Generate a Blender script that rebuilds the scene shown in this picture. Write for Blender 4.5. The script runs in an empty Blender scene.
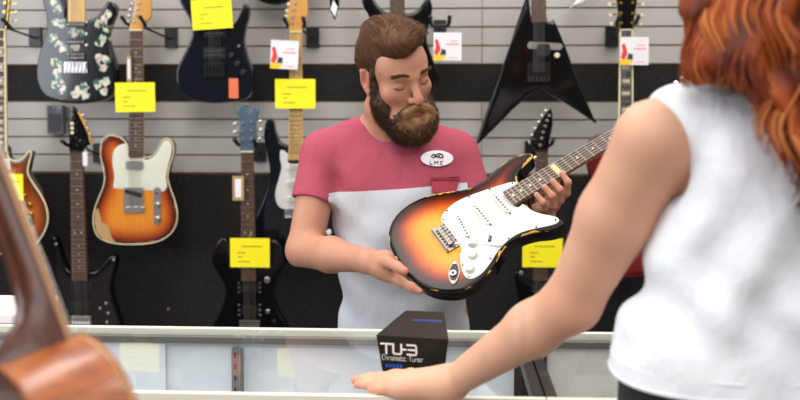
import bpy, bmesh, math, random
import numpy as np
from mathutils import Vector, Matrix, Euler
from mathutils.geometry import delaunay_2d_cdt

random.seed(7)
RNG = np.random.default_rng(11)
SC = bpy.context.scene
COL = SC.collection
PI = math.pi

# ---------------------------------------------------------------- camera
F = 850.0
EYE = Vector((0, 0, 1.49))
YAW, PITCH = math.radians(2.7), math.radians(3.0)
HORIZON = 90.0
ROW0 = HORIZON + F * math.tan(PITCH)
cam_data = bpy.data.cameras.new('camera')
cam = bpy.data.objects.new('camera', cam_data)
COL.objects.link(cam)
cam.location = EYE
cam.rotation_euler = Euler((PI / 2 - PITCH, 0, YAW), 'XYZ')
cam_data.sensor_width = 36
cam_data.lens = F * 36 / 800
cam_data.shift_y = -(200 - ROW0) / 800
cam_data.clip_start = 0.05
cam_data.dof.use_dof = True
cam_data.dof.focus_distance = 2.0
cam_data.dof.aperture_fstop = cam_data.lens / 1000 / 0.0138
SC.camera = cam
CR = cam.rotation_euler.to_matrix()

# ---------------------------------------------------------------- world, lights, exposure
SC.view_settings.view_transform = 'Standard'
SC.view_settings.look = 'None'
SC.view_settings.exposure = 0.0
SC.view_settings.gamma = 1.0
SC.view_settings.use_curve_mapping = False
world = bpy.data.worlds.new('shop_daylight')
SC.world = world
world.use_nodes = True
bg = world.node_tree.nodes['Background']
bg.inputs[1].default_value = 1.0
_nt = world.node_tree
_tc = _nt.nodes.new('ShaderNodeTexCoord'); _sx = _nt.nodes.new('ShaderNodeSeparateXYZ'); _rp = _nt.nodes.new('ShaderNodeValToRGB')
_nt.links.new(_tc.outputs['Generated'], _sx.inputs[0]); _nt.links.new(_sx.outputs['Z'], _rp.inputs[0]); _nt.links.new(_rp.outputs[0], bg.inputs[0])
_e = _rp.color_ramp.elements                    # dim shop interior near eye level, pale lit ceiling overhead
_e[0].position = 0.0; _e[0].color = (.10, .095, .09, 1)
_e[1].position = 0.75; _e[1].color = (1.5, 1.48, 1.44, 1)
_m = _rp.color_ramp.elements.new(.22); _m.color = (.13, .13, .13, 1)

def area(name, loc, target, sx, sy, power, color):
    d = bpy.data.lights.new(name, 'AREA')
    d.shape = 'RECTANGLE'; d.size = sx; d.size_y = sy; d.energy = power; d.color = color
    o = bpy.data.objects.new(name, d); COL.objects.link(o)
    o.location = loc
    o.rotation_euler = (Vector(target) - Vector(loc)).to_track_quat('-Z', 'Y').to_euler()
    return o
area('ceiling_or_fill_light', (-0.9, 1.3, 3.0), (-0.9, 1.3, 0), 0.6, 1.8, 22, (1.0, 0.97, 0.92))
area('ceiling_or_fill_light', (0.9, 1.5, 3.0), (0.9, 1.5, 0), 0.6, 1.6, 17, (1.0, 0.95, 0.88))
area('ceiling_or_fill_light', (0.2, 2.75, 3.1), (0.2, 2.75, 0), 2.2, 0.4, 14, (1.0, 0.97, 0.93))
area('shop_window_light', (-3.2, 0.9, 2.1), (0.2, 2.3, 1.2), 2.0, 1.6, 60, (0.88, 0.94, 1.0))
area('ceiling_or_fill_light', (0.2, -1.3, 3.3), (0.2, 2.4, 1.2), 3.0, 0.9, 48, (0.98, 0.98, 0.98))  # frontal fill added high behind the camera, no shop fixture

# ---------------------------------------------------------------- projection helpers (real depths in metres)
def ray(px, py):
    return CR @ Vector(((px - 400) / F, -(py - ROW0) / F, -1))
def at(px, py, d):
    return EYE + ray(px, py) * d
def at_y(px, py, Y):
    r = ray(px, py); return EYE + r * (Y / r.y)
def at_z(px, py, Z):
    r = ray(px, py); return EYE + r * ((Z - EYE.z) / r.z)

# ---------------------------------------------------------------- object helpers
def tag(o, label=None, cat=None, group=None, kind=None):
    if label: o['label'] = label
    if cat: o['category'] = cat
    if group: o['group'] = group
    if kind: o['kind'] = kind
    return o
def wm(o):
    m = o.matrix_basis.copy()
    p = o.parent
    while p: m = p.matrix_basis @ m; p = p.parent
    return m
def thing(name, loc, label, cat, group=None, rot=None):
    o = bpy.data.objects.new(name, None); COL.objects.link(o)
    o.empty_display_size = 0.05
    M = Matrix.Translation(Vector(loc))
    if rot is not None: M = M @ rot.to_4x4()
    o.matrix_basis = M
    return tag(o, label, cat, group)
def link_mesh(name, verts, faces, mats, parent=None, midx=None, smooth=False, local=False, recalc=False, origin=None):
    me = bpy.data.meshes.new(name)
    if parent is not None and not local:
        inv = wm(parent).inverted()
        A = np.array(inv); V = np.asarray(verts, float)
        verts = (V @ A[:3, :3].T + A[:3, 3])
    elif parent is None and not local:
        V = np.asarray(verts, float)
        if origin is None:
            origin = [(V[:, 0].min() + V[:, 0].max()) / 2, (V[:, 1].min() + V[:, 1].max()) / 2, V[:, 2].min()]
        verts = V - np.array(origin, float)
    me.from_pydata([tuple(map(float, v)) for v in verts], [], [tuple(map(int, f)) for f in faces])
    if not isinstance(mats, (list, tuple)): mats = [mats]
    for m in mats: me.materials.append(m)
    if midx is not None: me.polygons.foreach_set('material_index', np.asarray(midx, np.int32))
    if recalc:
        bm = bmesh.new(); bm.from_mesh(me)
        bmesh.ops.recalc_face_normals(bm, faces=bm.faces[:]); bm.to_mesh(me); bm.free()
    if smooth is True:
        me.polygons.foreach_set('use_smooth', [True] * len(me.polygons))
    elif smooth:
        me.polygons.foreach_set('use_smooth', [True] * len(me.polygons))
        me.set_sharp_from_angle(angle=math.radians(smooth))
    me.update()
    o = bpy.data.objects.new(name, me); COL.objects.link(o)
    if parent is not None: o.parent = parent
    elif not local: o.location = origin
    return o
def attr(o, name, vals):
    a = o.data.attributes.new(name, 'FLOAT', 'POINT')
    a.data.foreach_set('value', np.asarray(vals, np.float32))

class MB:
    """collects solids in world (or local) coordinates and links them as one mesh"""
    def __init__(s): s.v = []; s.f = []; s.m = []
    def add(s, vs, fs, m=0):
        n = len(s.v); s.v += [tuple(v) for v in vs]
        s.f += [tuple(i + n for i in f) for f in fs]; s.m += [m] * len(fs); return s
    def box(s, c, size, m=0, R=None, taper=1.0):
        c = Vector(c); hx, hy, hz = size[0] / 2, size[1] / 2, size[2] / 2
        vs = []
        for sz in (-1, 1):
            k = taper if sz > 0 else 1
            for sx, sy in ((-1, -1), (1, -1), (1, 1), (-1, 1)):
                p = Vector((sx * hx * k, sy * hy * k, sz * hz))
                vs.append(c + (R @ p if R is not None else p))
        return s.add(vs, [(3, 2, 1, 0), (4, 5, 6, 7), (0, 1, 5, 4), (1, 2, 6, 5), (2, 3, 7, 6), (3, 0, 4, 7)], m)
    def tube(s, pts, r, m=0, n=8, cap=True):
        pts = [Vector(p) for p in pts]
        rs = r if isinstance(r, (list, tuple)) else [r] * len(pts)
        rings = []; up = None
        for i, p in enumerate(pts):
            t = (pts[min(i + 1, len(pts) - 1)] - pts[max(i - 1, 0)])
            t = t.normalized() if t.length > 1e-9 else Vector((0, 0, 1))
            if up is None:
                up = Vector((0, 0, 1)) if abs(t.z) < .9 else Vector((1, 0, 0))
            a = (up - t * up.dot(t)).normalized(); b = t.cross(a); up = a
            rings.append([p + (a * math.cos(2 * PI * k / n) + b * math.sin(2 * PI * k / n)) * rs[i] for k in range(n)])
        vs = [v for ring in rings for v in ring]; fs = []
        for i in range(len(pts) - 1):
            for k in range(n):
                fs.append((i * n + k, i * n + (k + 1) % n, (i + 1) * n + (k + 1) % n, (i + 1) * n + k))
        if cap:
            fs.append(tuple(range(n - 1, -1, -1))); fs.append(tuple((len(pts) - 1) * n + k for k in range(n)))
        return s.add(vs, fs, m)
    def sphere(s, c, r, m=0, n=10, k=6, sc=(1, 1, 1)):
        c = Vector(c); vs = []; fs = []
        for i in range(k + 1):
            th = PI * i / k
            for j in range(n):
                ph = 2 * PI * j / n
                vs.append(c + Vector((math.sin(th) * math.cos(ph) * sc[0], math.sin(th) * math.sin(ph) * sc[1], math.cos(th) * sc[2])) * r)
        for i in range(k):
            for j in range(n):
                fs.append((i * n + j, (i + 1) * n + j, (i + 1) * n + (j + 1) % n, i * n + (j + 1) % n))
        return s.add(vs, fs, m)
    def prism(s, poly, fr, n0, n1, m=0):
        """poly: 2D points; fr(a, b, n) -> 3D"""
        k = len(poly)
        vs = [fr(a, b, n0) for a, b in poly] + [fr(a, b, n1) for a, b in poly]
        fs = [tuple(range(k - 1, -1, -1)), tuple(range(k, 2 * k))] + [(i, (i + 1) % k, k + (i + 1) % k, k + i) for i in range(k)]
        return s.add(vs, fs, m)
    def build(s, name, mats, parent=None, smooth=False, local=False, recalc=True, origin=None):
        return link_mesh(name, s.v, s.f, mats, parent, s.m, smooth, local, recalc, origin)

def catmull(pts, n=6, closed=True):
    P = [np.array(p, float) for p in pts]; out = []; N = len(P)
    for i in range(N if closed else N - 1):
        p0, p1, p2, p3 = (P[(i - 1) % N], P[i], P[(i + 1) % N], P[(i + 2) % N]) if closed else \
            (P[max(i - 1, 0)], P[i], P[i + 1], P[min(i + 2, N - 1)])
        for k in range(n):
            t = k / n
            out.append(0.5 * ((2 * p1) + (-p0 + p2) * t + (2 * p0 - 5 * p1 + 4 * p2 - p3) * t * t + (-p0 + 3 * p1 - 3 * p2 + p3) * t ** 3))
    if not closed: out.append(P[-1])
    return np.array(out)

def poly_area(P): return 0.5 * np.sum(P[:, 0] * np.roll(P[:, 1], -1) - np.roll(P[:, 0], -1) * P[:, 1])
def dist_poly(Q, P):
    A = P; B = np.roll(P, -1, 0); best = np.full(len(Q), 1e9)
    for a, b in zip(A, B):
        ab = b - a; L = ab @ ab
        if L < 1e-14: continue
        t = np.clip(((Q - a) @ ab) / L, 0, 1)
        best = np.minimum(best, np.linalg.norm(Q - a - t[:, None] * ab, axis=1))
    return best
def inside_poly(Q, P):
    x, y = Q[:, 0], Q[:, 1]; c = np.zeros(len(Q), bool)
    for (x1, y1), (x2, y2) in zip(P, np.roll(P, -1, 0)):
        cond = (y1 > y) != (y2 > y)
        with np.errstate(divide='ignore', invalid='ignore'):
            xi = (x2 - x1) * (y - y1) / (y2 - y1) + x1
        c ^= cond & (x < xi)
    return c
def offset_poly(P, d):
    """inwards offset for a CCW polygon"""
    T = np.roll(P, -1, 0) - np.roll(P, 1, 0)
    T /= np.maximum(np.linalg.norm(T, axis=1), 1e-9)[:, None]
    N = np.stack([-T[:, 1], T[:, 0]], 1)
    return P + N * d

def slab(name, outline, fr, nf, nb, r, mats, parent, spacing=0.012, smooth=40, local=False, dome=0.0):
    """solid with a rounded rim from a closed 2D outline; point attribute 'edge' = metres in from the rim"""
    P = np.array(outline, float)
    if poly_area(P) < 0: P = P[::-1]
    K = 4; rings = []
    for i in range(K + 1):
        a = PI / 2 * i / K; rings.append((offset_poly(P, r * (1 - math.cos(a))) if i else P, nf - r + r * math.sin(a)))
    n = len(P); V2 = []; Vn = []
    back = []
    for i in range(K, -1, -1):
        a = PI / 2 * i / K; back.append((offset_poly(P, r * (1 - math.cos(a))), nb + r - r * math.sin(a)))
    allr = back + rings
    for ring, nn in allr:
        V2 += list(ring); Vn += [nn] * n
    F = []
    for i in range(len(allr) - 1):
        for k in range(n):
            F.append((i * n + k, i * n + (k + 1) % n, (i + 1) * n + (k + 1) % n, (i + 1) * n + k))
    inner = rings[-1][0]
    F.append(tuple(range(n - 1, -1, -1)))
    lo, hi = P.min(0), P.max(0)
    gx, gy = np.meshgrid(np.arange(lo[0], hi[0], spacing), np.arange(lo[1], hi[1], spacing))
    G = np.stack([gx.ravel(), gy.ravel()], 1)
    G = G[inside_poly(G, inner)] if len(G) else G
    if len(G): G = G[dist_poly(G, inner) > spacing * 0.45]
    pts = [Vector(p) for p in inner] + [Vector(p) for p in G]
    res = delaunay_2d_cdt(pts, [], [list(range(n))], 1, 1e-7)
    base = (len(allr) - 1) * n; omap = {}
    for i, orig in enumerate(res[3]):
        if orig and orig[0] < n: omap[i] = base + orig[0]
        else:
            omap[i] = len(V2); V2.append(np.array(res[0][i])); Vn.append(nf)
    for f in res[2]: F.append(tuple(omap[i] for i in f))
    V2 = np.array(V2); ed = dist_poly(V2, P)
    Vn = np.array(Vn) + (dome * np.clip(ed / 0.05, 0, 1) if dome else 0) * (np.array(Vn) > (nf + nb) / 2)
    V = [fr(a, b, c) for (a, b), c in zip(V2, Vn)]
    o = link_mesh(name, V, F, mats, parent, None, smooth, local, True)
    ed2 = np.where(Vn > (nf + nb) / 2, ed, 0)
    attr(o, 'edge', ed2)
    return o, V2

# ---------------------------------------------------------------- materials
def lin(c):
    return tuple(((x / 255) / 12.92 if x / 255 <= 0.04045 else ((x / 255 + 0.055) / 1.055) ** 2.4) for x in c)
class NT:
    def __init__(s, name):
        s.m = bpy.data.materials.new(name); s.m.use_nodes = True; s.t = s.m.node_tree
        s.b = s.t.nodes['Principled BSDF']
    def n(s, typ, **kw):
        nd = s.t.nodes.new(typ)
        for k, v in kw.items():
            if k in nd.inputs: nd.inputs[k].default_value = v
            else: setattr(nd, k, v)
        return nd
    def l(s, a, b): s.t.links.new(a, b)
def rgba(c): return (*lin(c), 1)
def mat(name, c, rough=.5, metal=0, spec=.5, coat=0, c2=None, scale=20, bump=0, bscale=None, sss=0, stretch=None, sheen=0, detail=4):
    N = NT(name); b = N.b
    b.inputs['Base Color'].default_value = rgba(c)
    b.inputs['Roughness'].default_value = rough; b.inputs['Metallic'].default_value = metal
    b.inputs['Specular IOR Level'].default_value = spec
    b.inputs['Coat Weight'].default_value = coat; b.inputs['Coat Roughness'].default_value = .05
    if sheen: b.inputs['Sheen Weight'].default_value = sheen
    if sss:
        b.inputs['Subsurface Weight'].default_value = sss
        b.inputs['Subsurface Radius'].default_value = (.012, .005, .003)
        b.inputs['Subsurface Scale'].default_value = 1
    if c2 is not None or bump:
        tc = N.n('ShaderNodeTexCoord'); mp = N.n('ShaderNodeMapping'); N.l(tc.outputs['Object'], mp.inputs[0])
        if stretch: mp.inputs['Scale'].default_value = stretch
    if c2 is not None:
        nz = N.n('ShaderNodeTexNoise', Scale=scale, Detail=detail); N.l(mp.outputs[0], nz.inputs['Vector'])
        r = N.n('ShaderNodeValToRGB'); r.color_ramp.elements[0].position = .35; r.color_ramp.elements[1].position = .65
        r.color_ramp.elements[0].color = rgba(c); r.color_ramp.elements[1].color = rgba(c2)
        N.l(nz.outputs[0], r.inputs[0]); N.l(r.outputs[0], b.inputs['Base Color'])
    if bump:
        nz = N.n('ShaderNodeTexNoise', Scale=bscale or scale, Detail=detail); N.l(mp.outputs[0], nz.inputs['Vector'])
        bp = N.n('ShaderNodeBump', Strength=1.0, Distance=bump); N.l(nz.outputs[0], bp.inputs['Height']); N.l(bp.outputs[0], b.inputs['Normal'])
    return N.m
def burst(name, stops, wear=None, wear_amt=.5, rough=.12, grain=True, coat=.6):
    """lacquered wood whose colour follows the sprayed sunburst: stops = [(metres from the rim, colour)]"""
    N = NT(name); b = N.b
    at_ = N.n('ShaderNodeAttribute', attribute_name='edge')
    tc = N.n('ShaderNodeTexCoord')
    nz = N.n('ShaderNodeTexNoise', Scale=9, Detail=2); N.l(tc.outputs['Object'], nz.inputs['Vector'])
    mx = stops[-1][0]
    md = N.n('ShaderNodeMath', operation='DIVIDE'); md.inputs[1].default_value = mx; N.l(at_.outputs['Fac'], md.inputs[0])
    m2 = N.n('ShaderNodeMath', operation='MULTIPLY_ADD'); m2.inputs[1].default_value = .18; N.l(nz.outputs[0], m2.inputs[0])
    m3 = N.n('ShaderNodeMath', operation='ADD'); m3.inputs[1].default_value = -.09
    N.l(md.outputs[0], m3.inputs[0]); N.l(m3.outputs[0], m2.inputs[2])
    r = N.n('ShaderNodeValToRGB'); cr = r.color_ramp; cr.interpolation = 'B_SPLINE' if len(stops) > 3 else 'LINEAR'
    while len(cr.elements) < len(stops): cr.elements.new(.5)
    for e, (p, c) in zip(cr.elements, stops): e.position = p / mx; e.color = rgba(c)
    N.l(m2.outputs[0], r.inputs[0]); col = r.outputs[0]
    if grain:
        mp = N.n('ShaderNodeMapping'); mp.inputs['Scale'].default_value = (60, 60, 3); N.l(tc.outputs['Object'], mp.inputs[0])
        g = N.n('ShaderNodeTexNoise', Scale=1.5, Detail=3); N.l(mp.outputs[0], g.inputs['Vector'])
        mr = N.n('ShaderNodeMapRange'); mr.inputs['To Min'].default_value = .82; mr.inputs['To Max'].default_value = 1.15
        N.l(g.outputs[0], mr.inputs[0])
        mm = N.n('ShaderNodeVectorMath', operation='SCALE'); N.l(col, mm.inputs[0]); N.l(mr.outputs[0], mm.inputs['Scale']); col = mm.outputs[0]
    if wear is not None:
        nw = N.n('ShaderNodeTexNoise', Scale=22, Detail=5); N.l(tc.outputs['Object'], nw.inputs['Vector'])
        a = N.n('ShaderNodeMath', operation='MULTIPLY_ADD'); a.inputs[1].default_value = -26; a.inputs[2].default_value = wear_amt
        N.l(at_.outputs['Fac'], a.inputs[0])
        s_ = N.n('ShaderNodeMath', operation='ADD'); N.l(nw.outputs[0], s_.inputs[0]); N.l(a.outputs[0], s_.inputs[1])
        # wear only where the rim turns over, never on the flat flank
        g2 = N.n('ShaderNodeMath', operation='GREATER_THAN'); g2.inputs[1].default_value = .0006; N.l(at_.outputs['Fac'], g2.inputs[0])
        g1 = N.n('ShaderNodeMath', operation='GREATER_THAN'); g1.inputs[1].default_value = 1.0; N.l(s_.outputs[0], g1.inputs[0])
        gm = N.n('ShaderNodeMath', operation='MULTIPLY'); N.l(g1.outputs[0], gm.inputs[0]); N.l(g2.outputs[0], gm.inputs[1])
        mix = N.n('ShaderNodeMix', data_type='RGBA'); N.l(gm.outputs[0], mix.inputs[0]); N.l(col, mix.inputs[6]); mix.inputs[7].default_value = rgba(wear)
        col = mix.outputs[2]
    N.l(col, b.inputs['Base Color'])
    b.inputs['Roughness'].default_value = rough; b.inputs['Coat Weight'].default_value = coat; b.inputs['Coat Roughness'].default_value = .04
    return N.m

M = {}
M['slat'] = mat('painted_slat', (178, 173, 167), .4, spec=.35, c2=(187, 183, 178), scale=3)
M['groove'] = mat('groove_fibreboard', (116, 88, 44), .8, c2=(98, 74, 34), scale=15)
M['black_panel'] = mat('black_wall_panel', (26, 24, 24), .75, spec=.25, c2=(38, 36, 36), scale=120, bump=.002, bscale=90)
M['floor'] = mat('floor_vinyl', (140, 130, 120), .4, c2=(125, 116, 108), scale=6)
M['black_gloss'] = mat('black_lacquer', (10, 10, 12), .1, coat=.25, spec=.35)
M['navy_gloss'] = mat('blue_black_lacquer', (14, 18, 26), .12, coat=.35, spec=.4)
M['black_soft'] = mat('black_satin', (17, 17, 19), .35)
M['black_plastic'] = mat('black_plastic', (20, 20, 22), .4)
M['chrome'] = mat('chrome', (200, 197, 194), .30, 1)
M['bridge_metal'] = mat('bridge_metal', (128, 122, 116), .28, 1)
M['dark_metal'] = mat('black_hardware', (50, 48, 48), .3, .8)
M['steel'] = mat('string_steel', (190, 185, 178), .3, 1)
M['gold'] = mat('gold_hardware', (205, 165, 80), .22, 1)
M['fret'] = mat('fret_wire', (188, 182, 172), .3, 1)
M['rosewood'] = mat('rosewood', (74, 48, 36), .5, c2=(98, 66, 48), scale=30, stretch=(20, 20, 1))
M['ebony'] = mat('ebony', (42, 33, 30), .45, c2=(55, 44, 38), scale=30, stretch=(20, 20, 1))
M['maple'] = mat('maple', (214, 168, 92), .3, c2=(226, 184, 112), scale=20, stretch=(14, 14, 1), coat=.3)
M['maple_dark'] = mat('aged_maple', (202, 142, 66), .3, c2=(214, 156, 80), scale=20, stretch=(14, 14, 1), coat=.3)
M['inlay'] = mat('pearl_inlay', (224, 212, 180), .35)
M['cream'] = mat('cream_plastic', (232, 220, 178), .4)
M['guard'] = mat('white_pickguard', (222, 222, 216), .22, coat=.3)
M['guard_old'] = mat('aged_white_pickguard', (216, 214, 196), .3)
M['pickup_white'] = mat('pickup_cover', (226, 224, 212), .35)
M['yellow'] = mat('yellow_card', (250, 232, 10), .6, c2=(253, 238, 22), scale=6)
M['ink'] = mat('ink', (150, 132, 30), .7)
M['white_card'] = mat('white_card', (238, 234, 236), .55, c2=(232, 226, 230), scale=8)
M['red_ink'] = mat('red_print', (226, 60, 52), .6)
M['pink_ink'] = mat('pink_print', (238, 150, 160), .6)
M['yellow_ink'] = mat('yellow_print', (240, 200, 30), .6)
M['navy_ink'] = mat('navy_print', (50, 42, 60), .6)
M['kraft'] = mat('kraft_card', (176, 142, 96), .7)
M['orange'] = mat('orange_sticker', (228, 112, 74), .6)
M['white_gloss'] = mat('white_lacquer', (236, 236, 234), .15, coat=.5)
M['red_gloss'] = burst('cherry_lacquer', [(0, (70, 8, 14)), (.02, (98, 14, 20)), (.07, (120, 22, 26))])
M['blue_silver'] = mat('silver_blue_lacquer', (98, 118, 140), .22, .4, coat=.5)
M['jeans'] = mat('denim', (38, 52, 92), .85, c2=(48, 62, 104), scale=200)
M['shoe'] = mat('shoe_leather', (40, 30, 26), .5)
M['trousers_black'] = mat('black_trouser_cloth', (22, 20, 26), .8, c2=(28, 26, 32), scale=60)
M['case_white'] = mat('case_laminate', (236, 239, 244), .45, c2=(232, 236, 243), scale=4)
M['case_warm'] = mat('case_laminate_warm', (232, 228, 224), .45, c2=(228, 224, 220), scale=4)
M['case_rail'] = mat('case_rail_metal', (232, 229, 214), .35, .1)
M['case_dark'] = mat('case_dark_frame', (62, 60, 58), .4, .5)
M['case_grey'] = mat('case_grey_track', (124, 120, 114), .4, .3)
M['box_black'] = mat('black_box_card', (24, 25, 24), .5, spec=.25, c2=(30, 31, 29), scale=30)
M['white_ink'] = mat('white_print', (240, 240, 240), .5)
M['blue_ink'] = mat('blue_print', (30, 84, 190), .5)
M['spruce_dark'] = mat('neck_mahogany', (60, 25, 10), .3, spec=.3, c2=(84, 38, 15), scale=14, stretch=(12, 12, 1), coat=.1)
M['rim_wood'] = mat('orange_rim_wood', (130, 62, 16), .28, c2=(158, 84, 28), scale=10, stretch=(3, 3, 14), coat=.25)
M['back_wood'] = mat('dark_back_wood', (72, 34, 20), .2, c2=(92, 44, 24), scale=12, stretch=(20, 20, 1), coat=.6)
M['spruce'] = mat('spruce_top', (222, 184, 120), .3, c2=(212, 172, 106), scale=10, stretch=(40, 40, 1))
M['package'] = mat('grey_blister_pack', (104, 106, 116), .3, coat=.4)
M['package_dark'] = mat('grey_pack_card', (70, 72, 80), .5)
M['carton'] = mat('white_carton', (240, 230, 228), .6)
M['carton_pink'] = mat('pale_pink_carton', (226, 204, 204), .6)
M['cabinet'] = mat('grey_cabinet', (90, 88, 86), .6)
M['pouch'] = mat('grey_pouch', (128, 136, 148), .6)

def glass_mat():
    N = NT('thin_glass'); t = N.t
    g = N.n('ShaderNodeBsdfGlossy'); g.inputs['Roughness'].default_value = .02
    tr = N.n('ShaderNodeBsdfTransparent'); tr.inputs[0].default_value = (.975, .985, .985, 1)
    fr = N.n('ShaderNodeFresnel', IOR=1.5); mx = N.n('ShaderNodeMixShader'); ge = N.n('ShaderNodeNewGeometry')
    iv = N.n('ShaderNodeMath', operation='SUBTRACT'); iv.inputs[0].default_value = 1; N.l(ge.outputs['Backfacing'], iv.inputs[1])
    mu = N.n('ShaderNodeMath', operation='MULTIPLY'); N.l(fr.outputs[0], mu.inputs[0]); N.l(iv.outputs[0], mu.inputs[1])
    N.l(mu.outputs[0], mx.inputs[0]); N.l(tr.outputs[0], mx.inputs[1]); N.l(g.outputs[0], mx.inputs[2])
    N.l(mx.outputs[0], t.nodes['Material Output'].inputs[0]); return N.m
M['glass'] = glass_mat()

# ---------------------------------------------------------------- signed distance modelling (people)
def rc(a, b, ra, rb=None, k=.02, op='u'):
    a = np.array(a, float); b = np.array(b, float); rb = ra if rb is None else rb; R = max(ra, rb)
    ab = b - a; L = max(ab @ ab, 1e-9)
    def fn(X, Y, Z):
        t = np.clip(((X - a[0]) * ab[0] + (Y - a[1]) * ab[1] + (Z - a[2]) * ab[2]) / L, 0, 1)
        return np.sqrt((X - a[0] - t * ab[0]) ** 2 + (Y - a[1] - t * ab[1]) ** 2 + (Z - a[2] - t * ab[2]) ** 2) - (ra + (rb - ra) * t)
    return (np.minimum(a, b) - R, np.maximum(a, b) + R, fn, k, op)
def ell(c, r, R=None, k=.02, op='u'):
    c = np.array(c, float); r = np.array(r, float); Q = np.eye(3) if R is None else np.array(R)
    m = r.max()
    ext = np.sqrt(((Q * r) ** 2).sum(1))
    def fn(X, Y, Z):
        x, y, z = X - c[0], Y - c[1], Z - c[2]
        u = (Q[0, 0] * x + Q[1, 0] * y + Q[2, 0] * z); v = (Q[0, 1] * x + Q[1, 1] * y + Q[2, 1] * z); w = (Q[0, 2] * x + Q[1, 2] * y + Q[2, 2] * z)
        k0 = np.sqrt((u / r[0]) ** 2 + (v / r[1]) ** 2 + (w / r[2]) ** 2)
        k1 = np.sqrt((u / r[0] ** 2) ** 2 + (v / r[1] ** 2) ** 2 + (w / r[2] ** 2) ** 2)
        return k0 * (k0 - 1) / np.maximum(k1, 1e-6)
    return (c - ext, c + ext, fn, k, op)
def loft(secs, k=.03, op='u', ex=2.4, off=0.0):
    """vertical stack of ovals: (z, cx, cy, rx, ry), optional rotation per section"""
    S = np.array(sorted(secs), float)
    z0, z1 = S[0, 0], S[-1, 0]; mr = S[:, 3:5].max() + .03
    zi = np.linspace(z0, z1, 60)
    def sm(c):
        v = np.interp(zi, S[:, 0], S[:, c]); kk = np.array([1, 2, 3, 2, 1.]) / 9
        return np.convolve(np.pad(v, 2, mode='edge'), kk, 'valid')
    T = [sm(c) for c in (1, 2, 3, 4)]
    def fn(X, Y, Z):
        zc = np.clip(Z, z0, z1)
        cx, cy, rx, ry = (np.interp(zc.ravel(), zi, t).reshape(zc.shape) for t in T)
        rx = rx + off; ry = ry + off
        q = (np.abs((X - cx) / rx) ** ex + np.abs((Y - cy) / ry) ** ex) ** (1 / ex)
        d = (q - 1) * np.minimum(rx, ry)
        dz = np.maximum(np.maximum(z0 - Z, Z - z1), 0)
        return np.where(dz > 0, np.sqrt(np.maximum(d, 0) ** 2 + dz ** 2) + np.minimum(d, 0) * 0, d)
    lo = [S[:, 1].min() - mr, S[:, 2].min() - mr, z0 - .02]; hi = [S[:, 1].max() + mr, S[:, 2].max() + mr, z1 + .02]
    return (np.array(lo), np.array(hi), fn, k, op)
def plane(p, n, k=.004):
    """cuts away everything on the side the normal points to"""
    p = np.array(p, float); n = np.array(n, float); n = n / np.linalg.norm(n)
    return (None, None, lambda X, Y, Z: (X - p[0]) * n[0] + (Y - p[1]) * n[1] + (Z - p[2]) * n[2], k, 'i')
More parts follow.
